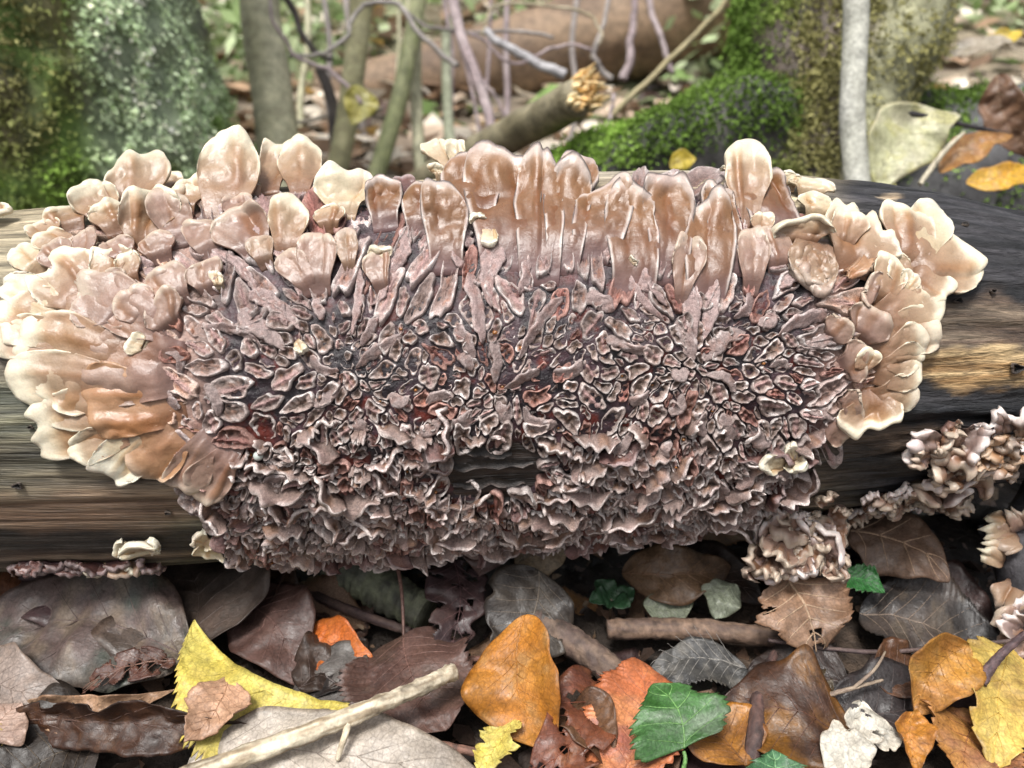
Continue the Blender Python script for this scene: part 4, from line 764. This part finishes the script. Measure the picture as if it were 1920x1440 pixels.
# dark rotten branch at the right edge with fungus lumps
RB = thing('rotten_branch', at_z(1960, 1260, .0), 'black rotten branch with small tan fungus lumps at the right frame edge', 'branch')
P = spline([at_depth(1990, 900, .34), at_depth(1925, 1020, .32), at_depth(1930, 1120, .31), at_depth(1945, 1260, .30), at_z(1960, 1330, .0)], 24); V, F = tube(P, np.linspace(.012, .009, 24), 16, rough=.5, seed=4); obj('branch', V, F, lerpc((.012, .012, .014), (.05, .045, .05), smooth(-.3, .4, fbm(V*150, 3))), M['bark'], RB)
for k, (x, y, d, w, pl, a, l) in enumerate([(1880, 985, .312, 60, 'cream', 3.0, 45), (1890, 1000, .31, 50, 'brown', 2.6, 40), (1905, 990, .31, 50, 'pink', 4.4, 40), (1870, 1050, .31, 44, 'cream', 3.6, 40), (1890, 1090, .305, 60, 'brown', 1.6, 60), (1905, 1170, .30, 60, 'pink', 3.0, 40), (1900, 1180, .298, 50, 'mauve', 3.9, 40), (1915, 1200, .298, 50, 'pink', 2.2, 40), (1910, 1020, .31, 60, 'brown', 1.5, 40), (1912, 1150, .30, 50, 'mauve', 5, 30)]):
    b = at_depth(x+14, y, d+.004); t = at_depth(x+l*math.cos(a), y+l*math.sin(a), d); V, F, C = lobe_mesh(b, t-b, nrm(CAM-b), np.linalg.norm(t-b), w*.00021, pl, seed=400+k, scal=.12, nsc=3, fold=.12, nf=3, bulge=.3, nu=15, nv=10, wob=.12); obj('fungus_lobe', V, F, C, M['lobe'], RB)

# ------------------------------------------------------------------ scattered litter
VAR = []
for k, (c, sh) in enumerate([(BROWN, 'ovate'), (DARK, 'round'), (TAN, 'ovate'), (PURP, 'ovate'), (SLATE, 'round'), (((.30, .15, .05), (.2, .1, .05), (.1, .06, .04)), 'ovate'), (PALE, 'ovate'), (((.46, .36, .10), (.4, .3, .1), (.25, .16, .06)), 'ovate')]):
    V, F, C, ev = leaf_mesh(np.array([0, -.5, 0.]), np.array([0, .5, 0.]), np.array([0, 0, 1.]), .66, c, shape=sh, serr=.1, nser=14, arch=.08, cup=(.15, -.1)[k % 2], wav=.14, seed=70+k, nu=9, nt=42)
    k2 = len(V)//2; V[k2:] += np.array([0, 0, -.004]); me = mesh('litter_leaf', V, F, C); me.materials.append(M['litter']); VAR.append(me)
KIND = ['brown', 'blackish-brown', 'tan', 'plum-brown', 'slate-grey', 'russet', 'bleached beige', 'dull yellow']
def scatter(n, xr, yr, ls, w, lab, grp, seed, tilt=.35, zoff=.002, avoid=None):
    g = np.random.default_rng(seed); w = np.array(w)/sum(w)
    for i in range(n):
        x, y = g.uniform(*xr), g.uniform(*yr); k = int(g.choice(8, p=w)); l = g.uniform(*ls)
        if avoid and avoid(x, y): continue
        o = put('litter_leaf', VAR[k], None, None, (x, y, float(tz(x, y))+zoff+.012*g.random()), label=f'{KIND[k]} {lab}', category='leaf', group=f'{KIND[k]} {grp}')
        o.rotation_euler = (g.normal(0, tilt), g.normal(0, tilt), g.uniform(0, 6.28)); o.scale = (l, l, l)
scatter(120, (-.34, .34), (-.16, .10), (.030, .055), (3, 5, 1, 3, 2, 1, .2, .1), 'leaf sunk in the dark litter below the log', 'leaves sunk in the litter below the log', 3, .3, -.003)
scatter(70, (-.5, .6), (.10, .75), (.04, .075), (3, 1, 3, 1, 1, 2, 2, 1), 'leaf scattered on the woodland floor behind the log', 'leaves on the floor behind the log', 14, .35, .006)
scatter(150, (-.9, .9), (.25, 1.9), (.05, .09), (3, 1, 3, 1, 1, 2, 3, 1), 'leaf scattered on the woodland floor behind the log', 'leaves on the floor behind the log', 4, .5, .006)
def fragments():
    g = np.random.default_rng(19); n = 9000; x = g.uniform(-.36, .36, n); y = g.uniform(-.2, .2, n); bk = np.arange(n) > 5000; x = np.where(bk, g.uniform(-.9, .9, n), x); y = np.where(bk, g.uniform(.15, 1.3, n), y); l = (.0012+.0045*g.random(n)**2)*np.where(bk, 3, 1); z = tz(x, y)+.001+.010*g.random(n)**2
    d = nrm(g.normal(0, 1, (n, 3))*[1, 1, .35]); s = nrm(np.cross(d, nrm(g.normal(0, .5, (n, 3))+[0, 0, 1]))); up = np.cross(s, d); c = np.stack([x, y, z], -1); a = np.linspace(0, 2*np.pi, 6, endpoint=False)
    rr = l[:, None]*g.uniform(.5, 1.2, (n, 6)); V = c[:, None]+d[:, None]*(rr*np.cos(a)*1.3)[..., None]+s[:, None]*(rr*np.sin(a)*.8)[..., None]+up[:, None]*(l[:, None]*g.normal(0, .22, (n, 6)))[..., None]
    o = np.arange(n)[:, None]*6; F = np.concatenate([o+np.array([0, 1, 2, 3]), o+np.array([0, 3, 4, 5])]); pal = np.array([(.05, .032, .024), (.12, .07, .045), (.025, .018, .015), (.22, .14, .09), (.30, .22, .15)]); C = np.repeat(pal[g.choice(5, n, p=[.36, .26, .24, .1, .04])], 6, 0)
    put('leaf_crumbs', mesh('leaf_crumbs', V.reshape(-1, 3), F, C, False), M['leaf'], None, label='dark crumbs of rotted leaf on the soil under the log', category='leaf crumbs', kind='stuff')
fragments()
def far_litter():
    g = np.random.default_rng(9); n = 5000; y = 1.0+6.5*g.random(n)**1.4; x = g.uniform(-1, 1, n)*(.5+y*.8); z = tz(x, y)+.01+.03*g.random(n)
    l = g.uniform(.03, .06, n)*(1+.1*y); a = g.uniform(0, 6.28, n); d = np.stack([np.cos(a), np.sin(a), g.normal(0, .35, n)], -1); d = nrm(d); s = nrm(np.cross(d, np.stack([g.normal(0, .4, n), g.normal(0, .4, n), np.ones(n)], -1))); up = np.cross(s, d)
    c = np.stack([x, y, z], -1); h = l[:, None]
    V = np.stack([c-d*h, c-d*h*.2+s*h*.5+up*h*.1, c+d*h, c-d*h*.2-s*h*.5+up*h*.1, c+d*h*.45+s*h*.38-up*h*.1, c+d*h*.45-s*h*.38-up*h*.1], 1)
    o = np.arange(n)[:, None]*6; F = np.concatenate([o+np.array([0, 1, 3, 3])[None, :3], o+np.array([1, 4, 3]), o+np.array([4, 5, 3]), o+np.array([4, 2, 5])])
    pal = np.array([(.34, .23, .15), (.52, .41, .31), (.18, .12, .08), (.66, .60, .50), (.48, .33, .12), (.16, .24, .08)]); C = np.repeat(pal[g.choice(6, n, p=[.22, .24, .14, .26, .06, .08])]*g.uniform(.7, 1.2, (n, 1))*1.15, 6, 0)
    put('leaf_litter', mesh('leaf_litter', V.reshape(-1, 3), F, C, False), M['moss'], None, label='pale brown leaf litter covering the far woodland floor', category='leaf litter', kind='stuff')
far_litter()
def undergrowth():
    g = np.random.default_rng(12); n = 34000; y = 1.75+5*g.random(n)**1.3; x = g.uniform(-1, 1, n)*(.4+y*.75); k = n2(x*1.6, y*1.6, 90) > -.05; x, y = x[k], y[k]; n = len(x)
    z = tz(x, y)+g.random(n)**1.5*.45; l = g.uniform(.012, .035, n)*(1+.1*y)
    d = nrm(np.stack([g.normal(0, 1, n), g.normal(0, 1, n), g.normal(.3, .6, n)], -1)); s = nrm(np.cross(d, nrm(g.normal(0, 1, (n, 3)))))*l[:, None]*.45; c = np.stack([x, y, z], -1); d = d*l[:, None]
    V = np.stack([c-d, c+s, c+d, c-s], 1).reshape(-1, 3); F = np.arange(n)[:, None]*4+np.arange(4)
    C = np.repeat(lerpc((.20, .30, .10), (.62, .70, .46), g.random(n)**1.2), 4, 0)
    put('undergrowth', mesh('undergrowth', V, F, C, False), M['moss'], None, label='blurred green undergrowth beyond the fallen trunk', category='undergrowth', kind='stuff')
undergrowth()

# ------------------------------------------------------------------ mossy trees
def tufts(V, N, C, n, size, seed, keep=None, out=.7, flat=None):
    """n moss leaflets on surface points V with normals N and colours C"""
    g = np.random.default_rng(seed)
    pr = np.ones(len(V)) if keep is None else np.clip(keep, 0, None); i = g.choice(len(V), n, p=pr/pr.sum()); n = len(i); p = V[i]+g.normal(0, size*.9, (n, 3)); d = nrm(N[i]*out+nrm(g.normal(0, 1, (n, 3)))*.9+np.array([0, 0, -.25])); l = size*g.uniform(.5, 1.4, n)
    s = nrm(np.cross(d, nrm(g.normal(0, 1, (n, 3)))))
    if flat is not None:
        fl = (g.random(n) < flat[i])[:, None]; nn = nrm(N[i]+g.normal(0, .35, (n, 3))+np.array([0, 0, .3])); d2 = nrm(np.cross(nn, nrm(g.normal(0, 1, (n, 3))))); s2 = np.cross(nn, d2)*1.7; d = np.where(fl, d2, d); s = np.where(fl, s2, s)
    s = s*(l*.36)[:, None]; d = d*l[:, None]; b = p-d*.25
    Vv = np.stack([b-s*.5, p+s, p+d, p-s], 1).reshape(-1, 3)
    Cc = np.repeat(C[i]*g.uniform(.65, 1.35, (n, 1)), 4, 0); return Vv, np.arange(n)[:, None]*4+np.arange(4), Cc
def trunk_grid(P, r, k, seed, amp):
    V, F = tube(P, r, k, caps=False); n = len(P); c = np.repeat(P, k, 0); N = nrm(V-c)
    d = amp*fbm(V*14, seed, 4)+amp*.5*fbm(V*45, seed+3, 2); V = V+N*d[:, None]; return V, F, N
GM, GB, OL, MINT, BK, BRN = [np.array(c) for c in ((.13, .215, .04), (.29, .45, .09), (.29, .275, .115), (.66, .80, .52), (.035, .028, .024), (.11, .085, .065))]
def mossy_left():
    rt = at_depth(60, 420, .86); rt[2] = -.01
    root = thing('mossy_tree', rt, 'massive tree trunk coated with pale mint lichen and dark green moss', 'tree')
    top = rt+np.array([-.03, .06, 1.5]); P = spline([rt-np.array([0, 0, .05]), rt+np.array([0, 0, .25]), rt*.5+top*.5, top], 150); f = np.linspace(0, 1, 150); r = .225-.05*f+.05*np.exp(-f*9)
    V, F, N = trunk_grid(P, r, 220, 3, .014); px, py = to_px(V); a = fbm(V*7, 31, 3); b = fbm(V*22, 33, 3)
    mint = smooth(120, 210, px+60*a)*(1-smooth(400, 470, px+50*a))*smooth(-.45, .05, b+.2)*smooth(400, 300, py-.3*(px-200)+60*a)
    mint = mint*np.clip(1-smooth(330, 420, px)*smooth(160, 60, py), 0, 1)
    C = lerpc(BK, BRN, smooth(-.3, .4, b)); C = lerpc(C, OL*.8, smooth(-.3, .2, a)); C = lerpc(C, GM, smooth(-.15, .25, fbm(V*11, 37))); C = lerpc(C, MINT*.45, mint)
    tr = obj('trunk', V, F, C*.8, M['bark'], root)
    Cm = lerpc(OL, GM, smooth(-.2, .3, a)); Cm = lerpc(Cm, GB, smooth(.05, .4, fbm(V*16, 39))*smooth(80, 300, py+80*a)); Cm = lerpc(Cm, lerpc(MINT, MINT*1.35, smooth(-.1, .4, fbm(V*60, 45, 2))), mint)
    vis = (N[:, 1] < .3) & (py > -260) & (py < 520); keep = np.where(vis, np.maximum(mint*.6, .25+smooth(-.35, .05, fbm(V*9, 41, 4))), 0); keep = keep*(.15+.85*smooth(-.25, .25, fbm(V*75, 47, 2)))
    Vm, Fm, Cc = tufts(V, N, Cm, 60000, .0042, 5, keep, flat=mint); obj('moss', Vm, Fm, Cc, M['moss'], tr, sm=False, kind='stuff')
mossy_left()
def mossy_right():
    rt = at_depth(1510, 420, .70); rt[2] = -.01
    root = thing('mossy_tree', rt, 'leaning tree trunk with green cushion moss and a root spreading to one side', 'tree')
    q = [at_depth(1505, 470, .70), at_depth(1510, 330, .70), at_depth(1535, 200, .71), at_depth(1580, 20, .73), at_depth(1640, -300, .78)]; P = spline(q, 80)
    r = np.interp(np.linspace(0, 1, 80), [0, .25, .5, .75, 1], np.array([140, 128, 150, 195, 200])*.00049); V, F, N = trunk_grid(P, r, 110, 7, .010)
    px, py = to_px(V); a = fbm(V*12, 51, 3); b = fbm(V*30, 53, 3)
    C = lerpc(BK, BRN, smooth(-.3, .4, b)); pale = smooth(1600, 1660, px+.25*(py-100)+40*a); C = lerpc(C, lerpc((.22, .22, .12), (.40, .40, .25), smooth(-.3, .4, b)), pale*.85)
    obj('trunk', V, F, C, M['bark'], root)
    Cm = lerpc(GM, GB, smooth(-.1, .35, a)); Cm = lerpc(Cm, OL*1.1, smooth(1420, 1520, px+60*b)); keep = np.where((N[:, 1] < .3) & (py > -200), smooth(-.3, .1, fbm(V*14, 55, 4))*.9+.6*smooth(1500, 1400, px), 0)*(1-.75*pale)
    keep = keep*(.2+.8*smooth(-.25, .25, fbm(V*80, 49, 2)))
    Vm, Fm, Cc = tufts(V, N, Cm, 40000, .0037, 6, keep); obj('moss', Vm, Fm, Cc, M['moss'], root, sm=False, kind='stuff')
    q = [at_depth(1500, 260, .70), at_depth(1400, 240, .68), at_depth(1280, 270, .67), at_depth(1150, 310, .68), at_depth(1040, 345, .72)]; P = spline(q, 50); r = np.linspace(.050, .022, 50); V, F, N = trunk_grid(P, r, 60, 9, .010)
    c2 = np.repeat(P[:, 2], 60); r2 = np.repeat(r, 60); V[:, 2] = np.where(V[:, 2] < c2, c2+(V[:, 2]-c2)*(c2+.02)/r2, V[:, 2])      # buttress down to the soil
    obj('root', V, F, lerpc((.03, .03, .03), (.09, .085, .08), smooth(-.3, .4, fbm(V*30, 5))), M['bark'], root)
    Cm = lerpc(GM, GB*1.1, smooth(-.2, .3, fbm(V*13, 57))); keep = np.clip(smooth(-.5, .35, N[:, 2]+.5*fbm(V*12, 59))*1.1, .05, 1); Vm, Fm, Cc = tufts(V, N, Cm, 22000, .0034, 8, keep); obj('moss', Vm, Fm, Cc, M['moss'], root, sm=False, kind='stuff')
mossy_right()
def mound():
    c = at_depth(1880, 330, .80); c[2] = -.02; th = np.linspace(0, 2*np.pi, 90, endpoint=False)[None]; ph = np.linspace(0, np.pi*.55, 46)[:, None]
    N = np.stack([np.sin(ph)*np.cos(th), np.sin(ph)*np.sin(th), np.cos(ph)+0*th], -1).reshape(-1, 3); V = c+N*np.array([.165, .16, .205]); V = V+N*(.035*fbm(V*12, 61, 4)+.010*fbm(V*50, 63, 3))[:, None]; V = np.maximum(V, [-9, -9, -.03])
    root = thing('mossy_stump', (c[0], c[1], -.02), 'low dark rotten stump patched with moss behind the blackened log end', 'stump')
    obj('stump', V, grid_faces(46, 90, True), lerpc((.035, .034, .036), (.11, .11, .115), smooth(-.3, .4, fbm(V*25, 65))), M['bark'], root)
    Vm, Fm, Cc = tufts(V, N, lerpc(GM, GB, smooth(-.2, .3, fbm(V*20, 67))), 22000, .0036, 9, smooth(-.1, .2, fbm(V*13, 69, 3))+.04); obj('moss', Vm, Fm, Cc, M['moss'], root, sm=False, kind='stuff')
mound()
def bgleaf(label, bx, by, tx, ty, d, w, cols, seed, face=.8, **kw):
    b, t = at_depth(bx, by, d), at_depth(tx, ty, d+kw.pop('dd', .0)); n = nrm(nrm(CAM-b)*face+np.array([0, 0, 1.])*(1-face)); leaf('dead_leaf', label, b, t, n, w, cols, seed=seed, **kw)
bgleaf('large pale yellowish leaf propped against the dark mossy stump', 1640, 345, 1800, 215, .56, .048, ((.50, .50, .30), (.60, .56, .40), (.42, .40, .12)), 80, veinc=(.25, .22, .12), blotch=.7)
bgleaf('orange-brown leaf curling up behind the blackened log end', 1760, 325, 1900, 255, .56, .022, ((.42, .20, .05), (.30, .15, .07), (.5, .3, .1)), 81, face=.6)
bgleaf('deep yellow leaf lying just behind the blackened log end', 1810, 345, 1960, 320, .55, .020, ((.62, .36, .03), (.55, .26, .03), (.40, .2, .04)), 82, face=.6)
bgleaf('brown crumpled leaf at the frame edge above the deep yellow leaf', 1870, 140, 1960, 300, .60, .034, ((.26, .14, .08), (.34, .18, .1), (.2, .1, .06)), 83, wav=.2)
bgleaf('yellow leaf lying on top of the dark mossy stump', 1840, 85, 1915, 58, .78, .024, ((.62, .47, .06), (.55, .4, .05), (.4, .3, .06)), 84, face=.5)
bgleaf('whitish leaf lying on the dark stump below the yellow leaf', 1770, 110, 1900, 75, .77, .03, ((.42, .37, .29), (.36, .3, .23), (.5, .45, .38)), 85, face=.35)
bgleaf('small bright yellow leaf at the foot of the mossy root', 1255, 312, 1305, 298, .60, .016, ((.55, .42, .04), (.5, .4, .05), (.4, .3, .05)), 86)
bgleaf('yellow-green leaf hanging among the thin saplings', 670, 160, 660, 235, .95, .04, ((.40, .36, .08), (.34, .34, .1), (.3, .26, .08)), 87)
stick('twig', 'thin black twig lying across the dark mossy stump', [at_depth(1690, 208, .56), at_depth(1780, 228, .56), at_depth(1890, 252, .57)], [.0020, .0018, .0012], ((.04, .035, .035), (.02, .018, .02)), seed=20)
stick('grass_blade', 'bleached bent straw leaning over the large pale yellowish leaf', [at_depth(1725, 345, .545), at_depth(1770, 285, .55), at_depth(1808, 248, .55)], [.0018, .0020, .0010], ((.55, .50, .38), (.42, .37, .27)), seed=21, cat='straw')
# ------------------------------------------------------------------ saplings, branches, fallen trunk behind
def sapling(label, pts, w0, w1, d0, d1, cols, name='sapling', cat='sapling', rough=.08, k=14, seed=0, group=None):
    n = len(pts); ds = np.linspace(d0, d1, n); q = np.array([at_depth(x, y, d) for (x, y), d in zip(pts, ds)]); P = spline(q, 36)
    if name == 'branch':
        tt = np.linspace(0, n-1, 36); P = .3*P+.7*np.stack([np.interp(tt, np.arange(n), q[:, c]) for c in range(3)], -1); P = P+.006*np.stack([n2(tt*1.6+seed, 0*tt+c*5, 99) for c in range(3)], -1)
    dd = np.linspace(d0, d1, 36); r = np.linspace(w0, w1, 36)/2/960*TANH*dd
    if name == 'sapling':      # carry the stem down into the ground
        e = P[-1].copy(); dirn = nrm(P[-1]-P[-3]); dirn[2] = min(dirn[2], -.4); m = max(0., (e[2]-float(tz(e[0], e[1]))+.02)/-dirn[2]); P = np.concatenate([P, [e+dirn*m*.5, e+dirn*m]]); r = np.concatenate([r, [r[-1]]*2])
    V, F = tube(P, r, k, rough=rough, seed=seed); root = thing(name, P[np.argmin(P[:, 2])], label, cat, group); c = lerpc(cols[0], cols[1], smooth(-.35, .4, fbm(V*np.array([40, 40, 22])+seed, 3+seed)))
    obj('stem', V, F, c, M['bark'], root); return root
OLV = ((.36, .35, .225), (.48, .465, .32)); GRY = ((.20, .175, .165), (.30, .27, .25)); PRP = ((.25, .195, .20), (.35, .29, .29)); DK = ((.06, .05, .045), (.10, .085, .075))
sapling('stout smooth grey-green sapling stem beside the lichen-covered tree', [(478, -120), (490, 40), (508, 160), (520, 262), (526, 330)], 72, 80, 1.02, .98, OLV, seed=1)
sapling('slender whitish sapling stem standing in front of the leaning mossy tree', [(1607, -120), (1604, 60), (1598, 220), (1608, 345)], 48, 46, .56, .56, ((.36, .36, .31), (.52, .52, .47)), seed=2, rough=.05)
sapling('olive sapling curving up left of the dense thin stems', [(690, -100), (672, 60), (655, 200), (630, 330)], 44, 40, 1.15, 1.15, ((.28, .265, .14), (.38, .36, .21)), seed=3)
sapling('mossy green thin stem leaning next to the olive sapling', [(800, -80), (768, 90), (745, 200), (705, 330)], 30, 34, 1.25, 1.2, ((.20, .22, .10), (.30, .31, .17)), seed=4)
sapling('straight olive thin stem between the two leaning ones', [(786, -60), (780, 100), (782, 220), (790, 330)], 20, 24, 1.3, 1.25, OLV, seed=5)
sapling('pale green thin stem rising beside the purplish branch', [(836, 60), (838, 180), (842, 250), (850, 330)], 18, 22, 1.3, 1.25, ((.26, .28, .19), (.36, .38, .27)), seed=6)
sapling('purplish slender branch arching down to the fungus top', [(838, -60), (862, 60), (888, 130), (912, 200), (930, 280), (940, 330)], 22, 18, .95, .9, PRP, seed=7)
sapling('dark thin stem crossing low behind the olive sapling', [(600, 130), (622, 190), (628, 260), (634, 330)], 20, 22, 1.2, 1.2, DK, seed=8)
def br(label, pts, w0, w1, d, cols, seed): sapling(label, pts, w0, w1, d, d, cols, 'branch', 'branch', .1, 10, seed)
br('dark grey crooked branch arching across the stems', [(545, 100), (600, 98), (650, 70), (668, 20), (690, 4), (750, 8), (790, 70), (830, 105), (858, 122)], 7, 11, .98, ((.26, .235, .22), (.36, .33, .31)), 11)
br('purplish twig forking down from the stout sapling', [(500, -20), (520, 60), (560, 105), (620, 130), (655, 165), (680, 195)], 6, 9, .95, PRP, 12)
br('black thin branch slanting from the top beside the stout sapling', [(526, -20), (560, 45), (590, 95), (620, 110)], 14, 9, 1.1, DK, 13)
br('silvery bleached branch pointing at the splintered stub', [(905, 58), (960, 88), (1010, 118), (1060, 142)], 14, 20, 1.0, ((.36, .35, .36), (.48, .47, .48)), 14)
br('upright purplish shoot left of its twin before the fallen trunk', [(1195, -20), (1185, 60), (1180, 120), (1168, 150)], 12, 18, 1.1, PRP, 15)
br('leaning purplish shoot next to the upright one', [(1212, -20), (1232, 50), (1252, 110), (1262, 140)], 12, 10, 1.1, PRP, 16)
br('long thin olive stem slanting across the fallen trunk', [(1372, -10), (1290, 80), (1210, 160), (1140, 225)], 10, 13, .9, ((.28, .24, .13), (.36, .31, .18)), 17)
br('thin grey twig looping in an open curve below the fallen trunk', [(880, 62), (915, 80), (945, 118), (980, 118), (1030, 92), (1075, 84), (1110, 98)], 6, 5, 1.0, PRP, 18)
br('thin pale arc of a twig near the top of the fallen trunk', [(905, 70), (920, 20), (970, 5), (1060, 15), (1115, 32), (1128, 70), (1110, 110)], 6, 5, 1.05, ((.32, .27, .17), (.4, .35, .25)), 19)
br('grey knotted twig rising behind the splintered stub', [(1145, -10), (1130, 50), (1112, 100), (1125, 130), (1150, 150)], 8, 12, 1.05, GRY, 20)
br('purplish twig dropping between the stub and the mossy root', [(1150, 180), (1140, 240), (1128, 290), (1118, 330)], 8, 10, .85, PRP, 21)
br('thin straight twig running behind the purplish slender branch', [(760, 20), (800, 50), (880, 62), (960, 60), (1040, 72)], 6, 7, 1.05, GRY, 22)
br('fine twig sloping between the purplish branch and the broken stub', [(905, 150), (930, 185), (955, 225), (965, 250)], 7, 6, 1.0, PRP, 23)
br('tan twig lying low behind the thin stems', [(540, 235), (600, 222), (660, 214), (720, 205)], 8, 9, 1.3, ((.35, .3, .24), (.42, .38, .32)), 24)
gk = np.random.default_rng(61)
for k in range(12):
    x = gk.uniform(560, 1060); lean = gk.normal(0, 50); d = gk.uniform(1.3, 1.75); w = gk.uniform(6, 15)
    sapling('thin bare stem in the blurred thicket before the fallen tree', [(x+lean, -60), (x+lean*.55+gk.normal(0, 8), 80), (x+lean*.2+gk.normal(0, 6), 190), (x, 300)], w*.8, w, d, d, (OLV, GRY, PRP)[k % 3], seed=30+k, k=8, group='thin stems in the thicket')
def fallen():
    P = spline([at_depth(380, 205, 2.0), at_depth(560, 185, 2.0), at_depth(800, 148, 2.0), at_depth(1080, 80, 2.0), at_depth(1250, 20, 2.0), at_depth(1480, -70, 2.0)], 70); r = np.interp(np.linspace(0, 1, 70), [0, .3, .6, 1], [.055, .066, .115, .17])
    V, F = tube(P, r, 30, rough=.10, seed=5); root = thing('fallen_tree', P[0], 'big brown fallen trunk sloping up across the background', 'log')
    c = lerpc((.13, .085, .055), (.26, .18, .115), smooth(-.4, .4, fbm(V*np.array([6, 18, 18]), 71, 4))); obj('trunk', V, F, c, M['bark'], root)
    P = spline([at_depth(470, 245, 2.1), at_depth(700, 215, 2.1), at_depth(900, 190, 2.1)], 30); V, F = tube(P, .03, 14, rough=.15); root = thing('branch', P[0], 'dark reddish branch lying under the big fallen trunk', 'branch'); obj('stem', V, F, lerpc((.07, .045, .04), (.15, .10, .085), smooth(-.3, .3, fbm(V*20, 5))), M['bark'], root)
fallen()
def stub():
    d0, d1 = .80, .64; A, B = at_depth(930, 268, d0), at_depth(1092, 180, d1); P = spline([A+(A-B)*2.2, A+(A-B)*.5, A, A*.5+B*.5, B], 30); r = np.linspace(.019, .0165, 30); V, F = tube(P, r, 24, rough=.10, seed=6)
    root = thing('broken_branch', A, 'broken branch stub with a bright yellow splintered end', 'branch'); obj('bark', V, F, lerpc((.14, .12, .07), (.26, .23, .15), smooth(-.3, .4, fbm(V*40, 73))), M['bark'], root)
    ax = nrm(B-A); s1 = nrm(np.cross(ax, [0, 0, 1.])); s2 = np.cross(s1, ax); g = np.random.default_rng(3); parts = []
    ang = np.linspace(0, 2*np.pi, 18, endpoint=False)
    for k in range(46):
        rr = .0155*math.sqrt(g.random()); a = g.uniform(0, 6.28); o = B+s1*rr*math.cos(a)+s2*rr*math.sin(a)-ax*.006
        l = g.uniform(.010, .020)+.016*max(0, math.cos(a-2.6))*rr/.0155; dirn = nrm(ax+g.normal(0, .14, 3)); Q = np.array([o, o+dirn*l*.6, o+dirn*l]); v, f = tube(Q, [.0026, .0024, .0005], 5, rough=.3, seed=k); parts.append((v, f, lerp((.84, .70, .42), (.66, .40, .14), g.random()**2)))
    V, F, C = merge(parts); obj('splinters', V, F, C, M['bark'], root, sm=False)
stub()
print('objects', len(bpy.data.objects))
